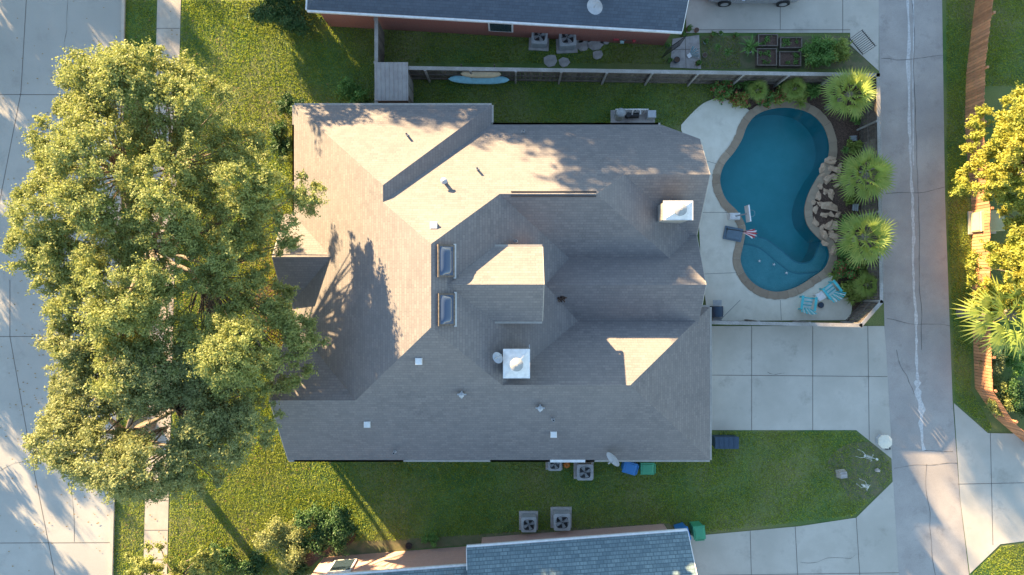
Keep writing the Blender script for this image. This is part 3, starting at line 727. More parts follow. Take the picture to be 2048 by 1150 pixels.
rk=[(1668,322,.30),(1650,336,.24),(1678,340,.25),(1660,358,.33),(1645,372,.22),(1678,372,.22),(1642,395,.26),(1662,412,.40),(1636,420,.22),(1637,444,.24),(1664,450,.36),(1652,470,.26),(1674,475,.28),(1672,500,.24),(1655,488,.2),(1680,430,.2),(1668,388,.24),(1655,430,.2),(1678,455,.2),(1632,405,.16),(1685,330,.16),(1665,336,.2),(1650,350,.16),(1655,382,.18),(1648,408,.16),(1650,455,.17),(1668,430,.2),(1668,465,.18),(1674,356,.2)]
for i,(px,py,r) in enumerate(rk):
    r*=.68
    mb=MB(); mb.ell((0,0,r*.3),(r*1.35,r*.85,r*.42),0,7,5,1.2,i*3.3); o=mb.obj('boulder','rock'); o.location=P(px-6,py,.03); o.rotation_euler=(0,0,i*1.3)
    for p_ in o.data.polygons: p_.use_smooth=False
    tag(o,'rough tan boulder at the pool edge','boulder','boulders beside the pool')

# ------------------------------------------------------------ vegetation
def oak(name,label,poly_px,zr,trunk_px,nblob,nleaf,mat,zlow,ztop,leaf=.13,br=(.4,.8),group=None,gap=-.28,seed=0,spread=1.0,drop=2.2):
    poly=smooth([XY(x,y,zr) for x,y in poly_px],3)
    xs=[p[0] for p in poly];ys=[p[1] for p in poly]
    base=P(*trunk_px); t=thing(name,label,'tree',base,0,group)
    dm=0;pts=[]
    tries=0
    while len(pts)<nblob and tries<nblob*60:
        tries+=1; x=random.uniform(min(xs),max(xs));y=random.uniform(min(ys),max(ys))
        if not inside(x,y,poly): continue
        d=edgedist(x,y,poly)
        if d<.12: continue
        g=noise.noise(Vector((x*.55+seed,y*.55,1.7)))
        if g<gap: continue
        md=.42 if len(pts)<nblob*.6 else .0
        if md and any((x-q[0])**2+(y-q[1])**2<md*md for q in pts): continue
        pts.append((x,y,d,g)); dm=max(dm,d)
    blobs=[]
    for x,y,d,g in pts:
        u=min(1,d/(dm*.8)); top=zlow+(ztop-zlow)*math.sqrt(1-(1-u)**2)+g*1.8
        z=top-random.random()**1.5*drop*u-.2
        r=random.uniform(*br)*min(1,.5+d*.35); blobs.append((x-base[0],y-base[1],z,r,r*random.uniform(.7,1.1),r*.62))
    me=leafcloud('crown',blobs,nleaf,leaf,mat,spread=spread); meshobj('crown',me,t)
    mb=MB(); fork=(0,0,2.0); mb.tube((0,0,-.05),(0,0,.5),.34,.25,12); mb.tube((0,0,.5),fork,.25,.21,12)
    mains=[]
    bl=sorted(blobs,key=lambda b:random.random())[:9]
    for b in bl:
        e=Vector((b[0]*.5,b[1]*.5,3.0+(b[2]-3)*.45)); m_=Vector(fork).lerp(e,.5)+Vector((random.uniform(-.3,.3),random.uniform(-.3,.3),.3))
        mb.tube(fork,m_,.15,.11,8); mb.tube(m_,e,.11,.07,8); mains.append(e)
    for b in blobs[::2]:
        q=min(mains,key=lambda e:(e-Vector(b[:3])).length); m_=q.lerp(Vector(b[:3]),.55)+Vector((random.uniform(-.25,.25),random.uniform(-.25,.25),-.1))
        mb.tube(q,m_,.05,.03,5,cap=False); mb.tube(m_,b[:3],.03,.012,5,cap=False)
    mb.obj('trunk','bark',t); return t
A_=[(-15,440),(15,385),(55,330),(85,228),(130,100),(185,104),(230,80),(310,86),(375,115),(430,145),(480,185),(505,250),(560,305),(615,342),(650,375),(632,440),(602,485),(565,530),(580,600),(635,640),(635,735),(585,785),(490,800),(380,800),(300,800),(180,780),(110,700),(65,610),(30,520)]
B_=[(85,700),(110,640),(180,630),(300,670),(420,680),(535,710),(570,830),(520,910),(445,945),(405,1000),(300,1025),(225,1000),(145,970),(85,930),(70,860),(90,780)]
oak('oak_tree','large live oak with sunlit yellow green crown in the front lawn',A_,6.8,(345,500),520,330000,'oak',5.6,8.9,.10,(.34,.72),gap=-.42,spread=1.15,drop=1.6)
oak('oak_tree','live oak with grey green crown beside the sidewalk',B_,6.3,(300,850),330,180000,'oakg',5.0,8.2,.10,(.32,.68),seed=5,gap=-.40,spread=1.15,drop=1.4)
oak('small_tree','small bright green tree beside the sidewalk',[(235,1150),(240,1115),(300,1095),(350,1115),(400,1095),(440,1110),(445,1160),(420,1260),(330,1290),(240,1250)],3.5,(340,1160),90,36000,'oak',2.4,4.4,.11,(.35,.6))
oak('ornamental_tree','bright yellow flowering tree behind the fence',[(1905,385),(1932,340),(1950,265),(1985,200),(2060,180),(2150,250),(2150,400),(2060,415),(1990,405),(1940,395)],3.6,(2040,300),240,105000,'yellow',2.8,4.8,.11,(.42,.75),gap=-.6,spread=1.1)
oak('ornamental_tree','bright yellow leafed tree behind the fence',[(1945,560),(1960,500),(2010,450),(2040,400),(2160,430),(2160,560),(2070,620),(1960,620)],3.4,(2055,520),220,95000,'yellow',2.8,4.6,.11,(.42,.7),gap=-.6,seed=3,spread=1.1)
def shrub(label,px,py,rx,ry,h,mat,n,leaf=.08,name='shrub',lumps=9,group='garden shrubs',extra=None):
    x,y,_=P(px,py,h*.5); rx*=1.2;ry*=1.2; bl=[(0,0,h*.4,rx*.75,ry*.75,h*.5)]
    for k in range(lumps):
        a=random.random()*6.28;q=random.uniform(.35,.75); bl.append((math.cos(a)*rx*q,math.sin(a)*ry*q,h*random.uniform(.35,.75),rx*.38,ry*.38,h*.3))
    me=leafcloud(name,bl,n,leaf,mat,spread=.85); o=meshobj(name,me,None,(x,y,0)); tag(o,label,'shrub',group)
    if extra: o.data.materials.append(M[extra]); idx=np.zeros(len(me.polygons),dtype=np.int32); idx[rng.random(len(idx))<.18]=1; me.polygons.foreach_set('material_index',idx)
    return o
SH=[('dense dark green shrub by the neighbouring house',575,28,1.5,1.15,1.6,'dark',18000),('round clipped dark green shrub',652,1060,1.35,1.25,1.4,'dark',24000),
('loose grey green shrub',572,1085,1.4,1.2,1.3,'oakg',12000),('dark hedge by the front wall',562,285,.55,1.1,1.2,'dark',6000),('dark hedge by the front wall',582,212,.7,.5,1.1,'dark',4500),
('leafy green shrub on the lawn',708,185,.8,.7,1.0,'green',6500),('green shrub under the oak',520,700,.7,.8,1.0,'dark',3500),('green shrub under the oak',545,620,.8,.7,1.0,'dark',3500),('dark shrub by the front wall',590,650,1.0,.9,1.4,'dark',6000),('dark shrub by the front wall',600,730,1.0,.8,1.4,'dark',6000),
('low green shrub by the brick wall',860,1078,.45,.4,.5,'green',1200),('low green shrub by the brick wall',595,1140,.6,.5,.7,'dark',1800),('green shrub beside the small tree',440,1120,.9,.7,.9,'dark',4500),('green shrub beside the small tree',510,1130,.8,.6,.8,'dark',3500),
('lush bright green shrub in the garden',1638,103,.95,.75,1.1,'green',6500),('lush bright green shrub in the garden',1680,108,.55,.65,1.0,'palm',4000),
('tropical shrub with red flowers by the pool',1445,178,.55,.55,.9,'green',3000),('tropical shrub with red flowers by the pool',1478,196,.55,.45,.9,'palm',3000),('tropical shrub with red flowers by the pool',1528,198,.6,.42,.8,'green',3000),('leafy green shrub by the pool',1500,172,.6,.4,.8,'green',2500),('tropical shrub with red flowers by the pool',1558,190,.5,.4,.8,'palm',2500),
('leafy green shrub by the pool',1590,182,.7,.55,.9,'palm',3200),('leafy green shrub by the pool',1625,180,.45,.4,.7,'green',1800),('small yellow green shrub by the pool',1708,292,.42,.35,.5,'palm',1500),('small yellow green shrub by the pool',1700,325,.3,.3,.4,'palm',700),
('tropical shrub with red leaves in the bed',1690,540,.6,.65,.9,'green',3500),('leafy green shrub in the bed',1722,575,.75,.65,.9,'palm',3500),('leafy green shrub in the bed',1735,530,.5,.5,.8,'palm',2200),('dense green shrub in the bed',1700,580,.5,.5,.7,'palm',2000),('low green shrub in the bed',1692,505,.45,.4,.5,'green',1500),
('low green shrub in the bed',1740,410,.35,.3,.5,'green',900),('low green shrub in the bed',1720,240,.4,.35,.4,'green',1000),('low green shrub in the bed',1698,395,.32,.35,.4,'palm',900),('low green shrub in the bed',1695,440,.3,.4,.4,'green',900),('low green shrub in the bed',1740,290,.35,.4,.5,'green',900),
('dark green shrub behind the fence',2035,700,.8,1.1,1.6,'green',6000),('dark green shrub behind the fence',2040,790,.8,1.1,1.6,'dark',6000),('dry brown green shrub at the fence',1985,700,.6,1.2,1.6,'oakg',7000),('dry shrub at the fence',2000,790,.7,1.0,1.3,'oak',6000)]
for s in SH:
    fl='red' if ('red' in s[0]) else None
    shrub(*s,leaf=.10,extra=fl)
def palmmesh(s=1.0,nf=36,trunk=2.0):
    mb=MB(); tr=MB()
    tr.tube((0,0,-.05),(0,0,trunk),.17,.13,10); tr.ell((0,0,trunk),(.18,.18,.22),0,10,6)
    for i in range(nf):
        az=i*2.39996; el=math.radians(78-92*(i/nf)**.8); d=Vector((math.cos(az)*math.cos(el),math.sin(az)*math.cos(el),math.sin(el)))
        up=Vector((0,0,1)); sd=d.cross(up); sd=sd.normalized() if sd.length>.05 else Vector((1,0,0)); b0=Vector((0,0,trunk+.05)); b1=b0+d*.6*s*random.uniform(.75,1.2)
        mb.tube(b0,b1,.016,.01,4,1,cap=False)
        nrm_=sd.cross(d)
        for k in range(11):
            a=(k-5)*math.radians(13); ld=d*math.cos(a)+sd*math.sin(a); ln=(.74-.018*(k-5)**2)*s
            w=sd*math.cos(a)-d*math.sin(a); m_=b1+ld*ln*.42; e=b1+ld*ln-Vector((0,0,.14*s))+nrm_*random.uniform(-.04,.04)
            V=[b1-w*.008,b1+w*.008,m_+w*.030*s,m_-w*.030*s,e]; mb.add(V,[(0,1,2,3),(3,2,4)],0)
    return mb,tr
t=thing('fan_palm','fan palm with radiating fronds in the mulch bed','palm tree',(0,0,0),0,'fan palms around the pool')
mb,tr=palmmesh(); mb.obj('crown',['palm','palm'],t); tr.obj('trunk','bark',t)
def pl(px,py,z): x,y,_=P(px,py,z); return (x,y,0)
t.location=pl(1698,190,2.2); t.scale=(1.05,1.05,1.1)
dup(t,pl(1731,352,2.2),1.0,1.1); dup(t,pl(1728,474,2.3),2.2,1.14)
d=dup(t,pl(2015,630,3.2),.7,1.65,'large yellow green fan palm behind the cedar fence')
dup(t,pl(1588,178,.9),.5,.5,'small fan palm in the planting bed'); dup(t,pl(1515,180,.9),2.5,.45,'small fan palm in the planting bed'); dup(t,pl(1730,570,.9),1.5,.55,'small fan palm in the planting bed')
def spiky(label,px,py,r,n,mat='palm'):
    mb=MB()
    for i in range(n):
        az=random.random()*6.28; el=math.radians(random.uniform(10,70)); d=Vector((math.cos(az)*math.cos(el),math.sin(az)*math.cos(el),math.sin(el))); sd=Vector((-math.sin(az),math.cos(az),0)); l=r*random.uniform(.7,1.1)
        m_=d*l*.6; e=d*l*1.0-Vector((0,0,.25*l)); w=.05*r
        mb.add([-sd*w*.4,sd*w*.4,m_+sd*w,m_-sd*w,e],[(0,1,2,3),(3,2,4)])
    o=mb.obj('spiky_plant',mat); o.location=P(px,py,.3); tag(o,label,'plant','spiky garden plants')
for a in ((1470,165,.6),(1440,195,.5),(1512,178,.55),(1548,200,.5),(1600,205,.45),(1625,185,.5),(1565,168,.5),(1690,500,.6),(1668,548,.5),(1712,540,.55),(1740,590,.5),(1700,600,.4),(1620,120,.6),(1652,90,.6),(1435,95,.3),(1455,105,.3),(1735,300,.35),(1690,300,.3),(1705,235,.35),(1745,440,.35)): spiky('spiky green plant in the planting bed',a[0],a[1],a[2],44,'green' if a[0]%4 else 'palm')

st=thing('shade_tree','rounded unseen tree placed for the shade it casts','tree',(0,0,0),0,'unseen trees placed for shade')  # stands out of view, added to throw shade across the street
bl=[(random.uniform(-1.8,1.8),random.uniform(-2.2,2.2),random.uniform(2.2,4.8),.65,.65,.5) for _ in range(52)]
meshobj('crown',leafcloud('crown',bl,26000,.15,'oak',spread=1.1),st)
mb=MB(); mb.tube((0,0,-.05),(0,0,2.6),.16,.11,10)
for b in bl[::3]: mb.tube((0,0,2.4),b[:3],.05,.02,5)
mb.obj('trunk','bark',st); st.location=(-31.5,15.5,0)
for i,(x,y,s_) in enumerate(((-31.5,10.5,1.0),(-31.5,20.5,1.05),(-32,4.0,.85),(-31.5,25.5,1.1),(-31.5,-4.5,.8),(-31.5,31,1.2),(-14.6,19.5,1.35),(-7.4,21.5,1.5),(-14,35,2.7),(-20,37,2.7))): dup(st,(x,y,0),i*1.1,s_)  # all out of view; the two tallest added to shade the lower alley

# grass blades
L=[G((250,0),(312,0),(285,1150),(226,1150)),G((364,0),(620,0),(750,45),(750,200),(640,240),(640,900),(640,1090),(560,1150),(337,1150)),
 G((640,880),(1440,880),(1440,863),(1710,863),(1780,925),(1782,958),(1710,1030),(1415,1065),(1330,1046),(660,1088),(640,1100)),
 G((760,150),(1425,160),(1425,200),(1362,246),(1350,262),(760,262)),G((760,40),(1330,80),(1330,128),(760,125)),
 G((1892,0),(1950,0),(1926,250),(1942,500),(1942,780),(1985,855),(1975,862),(1910,803),(1895,400)),G((1975,-20),(2070,-20),(2070,172),(1955,172)),
 G((1940,1150),(2002,1092),(2070,1084),(2070,1160)),G((1402,74),(1480,74),(1480,136),(1402,136))]
V=[]
bcx,bcy=XY(1722,942)
for poly in L:
    xs=[p[0] for p in poly];ys=[p[1] for p in poly]; ar=(max(xs)-min(xs))*(max(ys)-min(ys)); n=int(ar*780)
    X=rng.uniform(min(xs),max(xs),n);Y=rng.uniform(min(ys),max(ys),n)
    ins=np.zeros(n,bool); j=len(poly)-1
    for i in range(len(poly)):
        yi,yj=poly[i][1],poly[j][1]
        c=((yi>Y)!=(yj>Y))&(X<(poly[j][0]-poly[i][0])*(Y-yi)/((yj-yi) or 1e-9)+poly[i][0]); ins^=c; j=i
    dens=np.sin(X*1.3+np.sin(Y*.9)*1.5)*np.sin(Y*1.1+np.sin(X*.7)*2)*.3+.72
    dens-=.6*np.exp(-((X-bcx)**2+(Y-bcy)**2)/2.0)
    ins&=rng.random(n)<dens
    X=X[ins];Y=Y[ins];n=len(X)
    a=rng.random(n)*6.283; h=rng.uniform(.03,.08,n); w=rng.uniform(.014,.026,n); lx=rng.normal(0,.04,n); ly=rng.normal(0,.04,n)
    T=np.stack([np.stack([X-w*np.cos(a),Y-w*np.sin(a),np.zeros(n)],1),np.stack([X+w*np.cos(a),Y+w*np.sin(a),np.zeros(n)],1),np.stack([X+lx,Y+ly,h],1)],1).reshape(-1,3); V.append(T)
g=meshobj('grass',fastmesh('grass',np.concatenate(V),3,'blade')); g['kind']='stuff'; g['label']='short mown lawn grass'
n=2600; cx,cy=P(330,600)[:2]; X=cx+rng.normal(0,4.2,n); Y=cy+rng.normal(0,6.5,n); a=rng.random(n)*6.28; s=rng.uniform(.03,.06,n); zz=np.full(n,.045)
T=np.stack([np.stack([X+s*np.cos(a+q),Y+s*.6*np.sin(a+q),zz+(.01 if k%2 else 0)],1) for k,q in enumerate((0,1.57,3.14,4.71))],1).reshape(-1,3)
g=meshobj('fallen_leaves',fastmesh('fallen_leaves',T,4,'dryleaf')); g['kind']='stuff'; g['label']='scattered dry fallen leaves'

# ------------------------------------------------------------ yard things
t=thing('garden_shed','small brown storage shed in the fence corner','shed',(*XY(790,175,1.1),0),0)
mb=MB(); mb.box((0,0,.95),(1.42,1.62,1.9)); mb.obj('wall','woodb',t)
mb=MB(); V=[(-.78,-.88,1.93),(.78,-.88,1.93),(.78,.88,2.08),(-.78,.88,2.08)]; V=V+[(a,b,c+.06) for a,b,c in V]; mb.add(V,[(3,2,1,0),(4,5,6,7),(0,1,5,4),(1,2,6,5),(2,3,7,6),(3,0,4,7)])
for k in range(8): mb.tube((-.7+k*.2,-.88,1.995),(-.7+k*.2,.88,2.145),.014,n=5)
mb.obj('roof','shedm',t)
mb=MB(); mb.box((.725,0,.9),(.03,1.0,1.7)); mb.box((.745,0,.9),(.015,.03,1.7),1); mb.obj('door',['shedm','black'],t)
def board(label,px,py,z,L_,W_,mat,tilt):
    mb=MB(); V=[];F_=[];ns=24;nr=10
    for i in range(ns+1):
        u=-1+2*i/ns; w=W_/2*(max(0,1-abs(u)**2.6))**.6+.004; th=.075*(max(0,1-abs(u)**4))**.5+.004
        for j in range(nr):
            a=2*math.pi*j/nr; yy=w*math.cos(a); zz=th*math.sin(a)+.1*u*u
            V.append((u*L_/2,yy*math.cos(tilt)-zz*math.sin(tilt),yy*math.sin(tilt)+zz*math.cos(tilt)))
    for i in range(ns):
        for j in range(nr): F_.append((i*nr+j,(i+1)*nr+j,(i+1)*nr+(j+1)%nr,i*nr+(j+1)%nr))
    mb.add(V,F_,0,True); o=mb.obj('paddleboard',mat); o.location=P(px,py,z); o.rotation_euler=(0,0,math.radians(-1)); tag(o,label,'paddleboard','boards stored on the fence')
board('tan paddleboard hung on the wooden fence',962,147,1.35,1.95,.42,'tan',.5)
board('pale blue paddleboard hung on the wooden fence',958,158,.7,3.0,.5,'paleblue',.5)
mb=MB()
for x in (-.8,.8): mb.tube((x,.1,.5),(x,-.45,.5),.025); mb.tube((x,.1,1.15),(x,-.4,1.15),.025); mb.tube((x,.1,0),(x,.1,1.3),.03)
o=mb.obj('board_rack','woodb'); o.location=P(958,150); tag(o,'wooden rack holding boards against the fence','rack')
t=thing('pool_pump_equipment','pool pump and filter with white pipes','pool equipment',P(1265,238),0)
mb=MB(); mb.box((0,.05,.04),(2.2,.75,.08)); mb.obj('pad','stone',t)
mb=MB(); mb.cyl((-.7,.1,.08),.24,.75,20); mb.ell((-.7,.1,.83),(.24,.24,.12),0,16,8); mb.obj('filter_tank','gmetal',t)
mb=MB(); mb.tube((-.2,.1,.3),(.25,.1,.3),.14,n=16); mb.cyl((-.28,.1,.12),.12,.35,16); mb.obj('pump','black',t)
mb=MB()
for (a,b) in (((-.9,.35,.5),(.7,.35,.5)),((-.5,.35,.5),(-.5,.1,.5)),((.1,.35,.5),(.1,.35,.08)),((.3,.1,.5),(.3,.35,.5)),((-.9,.35,.5),(-.9,.35,.05)),((-.3,.3,.7),(.5,.3,.7)),((.5,.3,.7),(.5,.3,.1)),((-.1,.3,.7),(-.1,.1,.4))): mb.tube(a,b,.035)
mb.obj('pipe','white',t)
mb=MB(); mb.box((.85,.1,.35),(.4,.35,.55)); mb.obj('heater','lgrey',t)
t=thing('utility_box','pale cream green electrical transformer box on a pad','utility box',P(1962,445),.03)
mb=MB(); mb.box((0,0,.05),(1.35,1.15,.1)); mb.obj('pad','walk',t)
mb=MB(); mb.box((0,0,.45),(1.12,.95,.7)); mb.box((0,0,.83),(1.18,1.0,.06),0,0,.95); mb.box((-.572,0,.45),(.02,.85,.6)); mb.obj('cabinet','boxg',t)
t=thing('utility_pedestal','white octagonal pedestal cover beside the driveway','utility cover',P(1762,880),0)
mb=MB(); pts=[(.36*math.cos(math.pi/8+k*math.pi/4),.36*math.sin(math.pi/8+k*math.pi/4)) for k in range(8)]
mb.prism([(a*.9,b*.9) for a,b in pts],0,.35); mb.obj('pedestal_body','lgrey',t)
mb=MB(); V=[(a,b,.35) for a,b in pts]+[(a,b,.40) for a,b in pts]+[(a*.25,b*.25,.47) for a,b in pts]
mb.add(V,[(i,(i+1)%8,(i+1)%8+8,i+8) for i in range(8)]+[(i+8,(i+1)%8+8,(i+1)%8+16,i+16) for i in range(8)]+[list(range(16,24)),list(range(7,-1,-1))]); mb.obj('pedestal_lid','deck',t)
mb=MB(); mb.box((0,0,.07),(.25,.12,.14),0,0,.8); mb.cyl((0,0,.14),.03,.02,8,1); o=mb.obj('meter_cover',['black','gmetal']); o.location=P(1774,896); tag(o,'small black meter cover in the grass','meter cover')
def skel(label,px,py,rz,pose):
    mb=MB(); J=dict(pel=(0,0,.42),ch=(.28,.03,.62),nk=(.38,.04,.72),hd=(.47,.05,.78))
    mb.tube(J['pel'],J['ch'],.022,.022,6); mb.tube(J['ch'],J['nk'],.018,n=6); mb.ell(J['hd'],(.08,.065,.07),0,12,8); mb.box((.54,.05,.73),(.05,.05,.04))
    mb.ell((0,0,.42),(.05,.1,.05),0,10,6)
    for k in range(5):
        x=.08+k*.05; z=.47+k*.036; pr=[(x,.10*math.cos(a),z-.02+.06*math.sin(a)) for a in [i*math.pi/5 for i in range(11)]]
        for a,b in zip(pr,pr[1:]): mb.tube(a,b,.009,n=4,cap=False)
    for s in (-1,1):
        k=(-.12,s*.18,.3); f=(-.28,s*.2*pose,.02); mb.tube((0,s*.07,.42),k,.016,.012,6); mb.tube(k,f,.012,.01,6); mb.tube(f,(f[0]+.12,f[1],.015),.012,.01,6)
        e=(.34,s*.2,.5); h=(.46,s*.16,.25*pose+.05); mb.tube((.28,s*.1,.63),e,.012,.01,6); mb.tube(e,h,.01,.01,6)
        for q in range(4): mb.tube(h,(h[0]+.07,h[1]+(q-1.5)*.022,h[2]-.02),.005,n=4)
    o=mb.obj('skeleton_decoration','bone'); o.location=P(px,py,0); o.rotation_euler=(0,0,rz); o.scale=(.9,.9,.9); tag(o,label,'decoration','skeleton lawn decorations')
skel('pale plastic skeleton decoration on the lawn',1722,908,-.3,1.0); skel('pale plastic skeleton decoration on the bare patch',1728,970,2.6,.7)
mb=MB(); mb.box((0,0,.2),(.42,.38,.4),0,.1,.8); mb.box((0,0,.42),(.3,.1,.06),0,.1); o=mb.obj('tombstone_decoration','stone'); o.location=P(1680,946); tag(o,'grey stone block decoration on the lawn','decoration')
mb=MB(); mb.ell((0,0,.05),(.14,.1,.08),0,8,6,.5,2); o=mb.obj('small_stone','stone'); o.location=P(1754,940); tag(o,'small pale stone on bare soil','stone')
for i,(px,py,r) in enumerate(((1165,92,.35),(1190,88,.45),(1178,75,.28),(1195,110,.3),(1160,78,.25),(1100,122,.4),(1128,125,.3),(1210,82,.25))):
    mb=MB(); pts=[(r*(.8+.3*random.random())*math.cos(k*.9),r*(.7+.3*random.random())*math.sin(k*.9)) for k in range(7)]; mb.prism(pts,-.01,.05); o=mb.obj('stepping_stone','stone'); o.location=P(px,py,.0); tag(o,'irregular grey stepping stone in the grass','stone','stepping stones')
def pot(label,px,py,r,mat,plant=True):
    t=thing('potted_plant' if plant else 'garden_pot',label,'plant pot',P(px,py,.02),0,'pots beside the neighbouring house')
    mb=MB(); mb.cyl((0,0,0),r*.7,r*1.3,16,0,r); mb.cyl((0,0,r*1.3),r*.9,.01,16,1); mb.obj('pot',[mat,'mulch'],t)
    if plant: meshobj('foliage',leafcloud('foliage',[(0,0,r*1.8,r*1.1,r*1.1,r*.8)],int(300),.07,'green'),t)
for a in ((1376,60,.14,'terra',1),(1392,62,.12,'terra',0),(1365,70,.1,'terra',1),(1352,122,.16,'navy',0),(1395,128,.14,'terra',1),(1338,122,.12,'black',1),(1410,85,.12,'paleteal',1),(1408,112,.12,'stone',0),(1425,70,.12,'terra',1),(1440,68,.1,'white',1),(1470,72,.12,'terra',1),(1334,92,.12,'navy',1)): pot('small garden pot with leafy plant' if a[4] else 'empty garden pot on paving stones',a[0],a[1],a[2],a[3],a[4])
pot('white pot with tall leafy plant',1494,102,.2,'white',1); spiky('tall spiky plant in a white pot',1500,95,.7,30,'green')
mb=MB()
for k in range(9):
    a=-.9+k*.2; mb.add([(0,0,.02),(math.cos(a)*.5,math.sin(a)*.5,.14),(math.cos(a+.12)*.5,math.sin(a+.12)*.5,.02)],[(0,1,2)],k%2)
mb.box((0,0,.03),(.2,.2,.06),0); o=mb.obj('garden_ornament',['white','paleblue']); o.location=P(1378,112,.03); o.rotation_euler=(0,0,.6); tag(o,'white and blue shell shaped garden ornament','ornament')
t=thing('outdoor_bench','cluttered wooden bench with coloured toys','bench',P(1252,77),math.radians(-3))
mb=MB(); [mb.box((0,-.2+k*.13,.42),(1.5,.1,.03)) for k in range(4)]; mb.obj('seat','woodb',t)
for s in (-1,1): mb=MB(); mb.box((s*.65,0,.2),(.07,.45,.4)); mb.obj('leg','woodb',t)
for i,(dx,dy,mt,w,l) in enumerate(((-20,2,'redp',.3,.12),(0,-3,'teal',.35,.1),(15,3,'redp',.25,.15),(-8,8,'paleteal',.2,.12),(26,-2,'navy',.2,.2),(-30,-6,'lgrey',.2,.2))):
    mb=MB(); mb.box((0,0,.05),(w,l,.1),0,0,.85); mb.cyl((0,0,.1),l*.3,.05,10); o=mb.obj('toy_box',mt); o.location=P(1252+dx,77+dy,.44); o.rotation_euler=(0,0,i); tag(o,'small coloured toy resting on the bench','toy','toys on the bench')
for (x0,y0,x1,y1) in ((1512,72,1552,96),(1556,78,1600,100),(1510,100,1550,135),(1554,106,1598,136)):
    a=XY(x0,y0);b=XY(x1,y1); cx,cy=(a[0]+b[0])/2,(a[1]+b[1])/2; w,d=b[0]-a[0],a[1]-b[1]
    t=thing('raised_garden_bed','wooden raised bed filled with dark soil','garden bed',(cx,cy,0),0,'raised garden beds')
    mb=MB(); [mb.box((0,s*(d/2-.03),.14),(w,.05,.28)) for s in (-1,1)]; [mb.box((s*(w/2-.03),0,.14),(.05,d-.12,.28)) for s in (-1,1)]; mb.obj('bed_frame','woodb',t)
    mb=MB(); mb.box((0,0,.1),(w-.1,d-.1,.2)); mb.obj('soil','mulch',t)
    meshobj('seedlings',leafcloud('seedlings',[(random.uniform(-w/3,w/3),random.uniform(-d/3,d/3),.24,.14,.14,.06) for _ in range(6)],360,.07,'green'),t)
t=thing('iron_gate','black iron garden gate ajar beside the path','gate',P(1322,118),math.radians(35))
mb=MB(); mb.tube((0,0,.15),(1.1,0,.15),.02); mb.tube((0,0,1.4),(1.1,0,1.4),.02); [mb.tube((.1*k,0,0.1),(.1*k,0,1.5),.012,n=6) for k in range(12)]; mb.obj('gate_frame','black',t)
t=thing('iron_gate','black iron gate panel beside the driveway','gate',P(1697,80),math.radians(-50))
mb=MB(); mb.tube((0,0,.15),(1.0,0,.15),.02); mb.tube((0,0,1.3),(1.0,0,1.3),.02); [mb.tube((.1*k,0,0.1),(.1*k,0,1.4),.012,n=6) for k in range(11)]; mb.obj('gate_frame','black',t)
for (px,py,rz) in ((1705,277,.1),(1709,415,1.5)):
    mb=MB(); [mb.tube((-.18,-.12+k*.1,.1),(.18,-.12+k*.1,.1),.025,n=6) for k in range(3)]; mb.box((0,0,.05),(.3,.25,.06)); o=mb.obj('valve_manifold','lgrey'); o.location=P(px,py,.03); o.rotation_euler=(0,0,rz); tag(o,'grey irrigation valve pipes in the mulch','pipe','irrigation valves')
mb=MB()
for r in (.1,.13,.16): 
    pr=[(r*math.cos(i*.35),r*math.sin(i*.35),.1+r*.2) for i in range(19)]
    for a,b in zip(pr,pr[1:]): mb.tube(a,b,.015,n=5,cap=False)
mb.box((0,0,.06),(.3,.14,.1)); o=mb.obj('garden_hose_reel','black'); o.location=P(818,1090); tag(o,'coiled black garden hose by the brick wall','hose')
# car
t=thing('parked_car','silver sedan parked on the neighbouring driveway','car',P(1503,-24),0)
sec=[(-2.35,.70,.35,.62),(-2.25,.82,.25,.78),(-1.6,.9,.2,.88),(-.8,.92,.2,.92),(.4,.92,.2,.94),(1.3,.9,.2,.96),(2.1,.85,.22,.92),(2.35,.74,.35,.8)]
def loft(mb,secs,mat,prof):
    V=[];n=None
    for s in secs:
        r=prof(s); n=len(r); V+=[(s[0],a,b) for a,b in r]
    F_=[]
    for i in range(len(secs)-1):
        for j in range(n): F_.append((i*n+j,i*n+(j+1)%n,(i+1)*n+(j+1)%n,(i+1)*n+j))
    F_+= [list(range(n))[::-1],[len(V)-n+k for k in range(n)]]; mb.add(V,F_,mat,False)
mb=MB(); loft(mb,sec,0,lambda s:[(-s[1]*.9,s[2]),(s[1]*.9,s[2]),(s[1],s[2]+.15),(s[1],s[3]-.15),(s[1]*.9,s[3]),(-s[1]*.9,s[3]),(-s[1],s[3]-.15),(-s[1],s[2]+.15)]); mb.obj('body','carp',t)
cab=[(-1.15,.74,.9,.93),(-.45,.76,.9,1.38),(.9,.74,.9,1.40),(1.75,.7,.9,.97)]
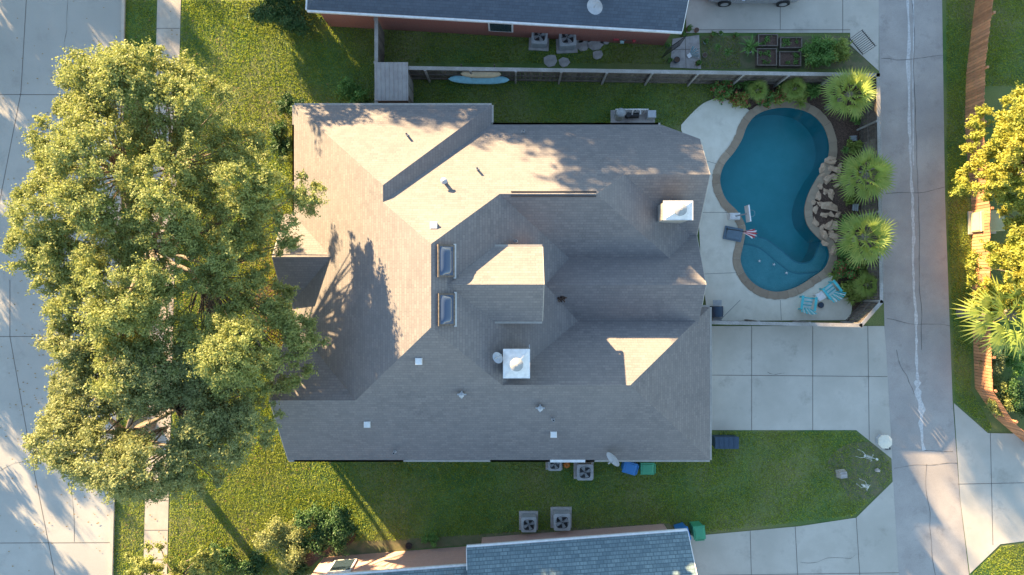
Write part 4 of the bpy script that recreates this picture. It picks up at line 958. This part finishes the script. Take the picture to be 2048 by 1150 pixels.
mb=MB(); loft(mb,cab,0,lambda s:[(-s[1],s[2]),(s[1],s[2]),(s[1]*.8,s[3]),(-s[1]*.8,s[3])]); mb.obj('window','glass',t)
mb=MB(); mb.box((.22,0,1.405),(1.35,1.16,.04),0,0,.96); mb.obj('car_roof','carp',t)
for sx in (-1.45,1.45):
    for sy in (-.86,.86):
        mb=MB(); mb.tube((sx,sy-.1,.32),(sx,sy+.1,.32),.32,n=20); wo=mb.obj('wheel','rubber',t)
        mb=MB(); mb.tube((sx,sy-.11,.32),(sx,sy+.11,.32),.19,n=14); mb.obj('rim','metal',wo)
for sy in (-1,1):
    mb=MB(); mb.box((-2.3,sy*.55,.66),(.14,.3,.12)); mb.obj('headlight','white',t)
    mb=MB(); mb.box((2.3,sy*.55,.74),(.12,.3,.12)); mb.obj('tail_light','redp',t)
    mb=MB(); mb.box((-.75,sy*1.0,.98),(.16,.16,.1)); mb.obj('side_mirror','carp',t)

# ------------------------------------------------------------ camera, light
sc=bpy.context.scene
cam=bpy.data.cameras.new('camera'); co=bpy.data.objects.new('camera',cam); COL.objects.link(co); co.location=(0,0,H); cam.sensor_width=36; cam.lens=36*H/51.2; cam.clip_end=1000; sc.camera=co
el=math.radians(13); az=math.radians(38); d=Vector((-math.sin(az)*math.cos(el),math.cos(az)*math.cos(el),math.sin(el)))
sun=bpy.data.lights.new('sun','SUN'); sun.energy=28; sun.angle=math.radians(.5); sun.color=(1,.71,.38); so=bpy.data.objects.new('sun',sun); COL.objects.link(so); so.rotation_euler=d.to_track_quat('Z','Y').to_euler(); so.location=(0,0,30)
w=bpy.data.worlds.new('World'); sc.world=w; w.use_nodes=True; nt=w.node_tree; sk=nt.nodes.new('ShaderNodeTexSky'); sk.sky_type='NISHITA'; sk.sun_disc=False; sk.sun_elevation=el; sk.sun_rotation=math.atan2(d.x,d.y); sk.ozone_density=.9; sk.dust_density=.1
nt.links.new(sk.outputs[0],nt.nodes['Background'].inputs[0]); nt.nodes['Background'].inputs[1].default_value=.52
sc.view_settings.view_transform='Standard'; sc.view_settings.look='None'; sc.view_settings.exposure=0
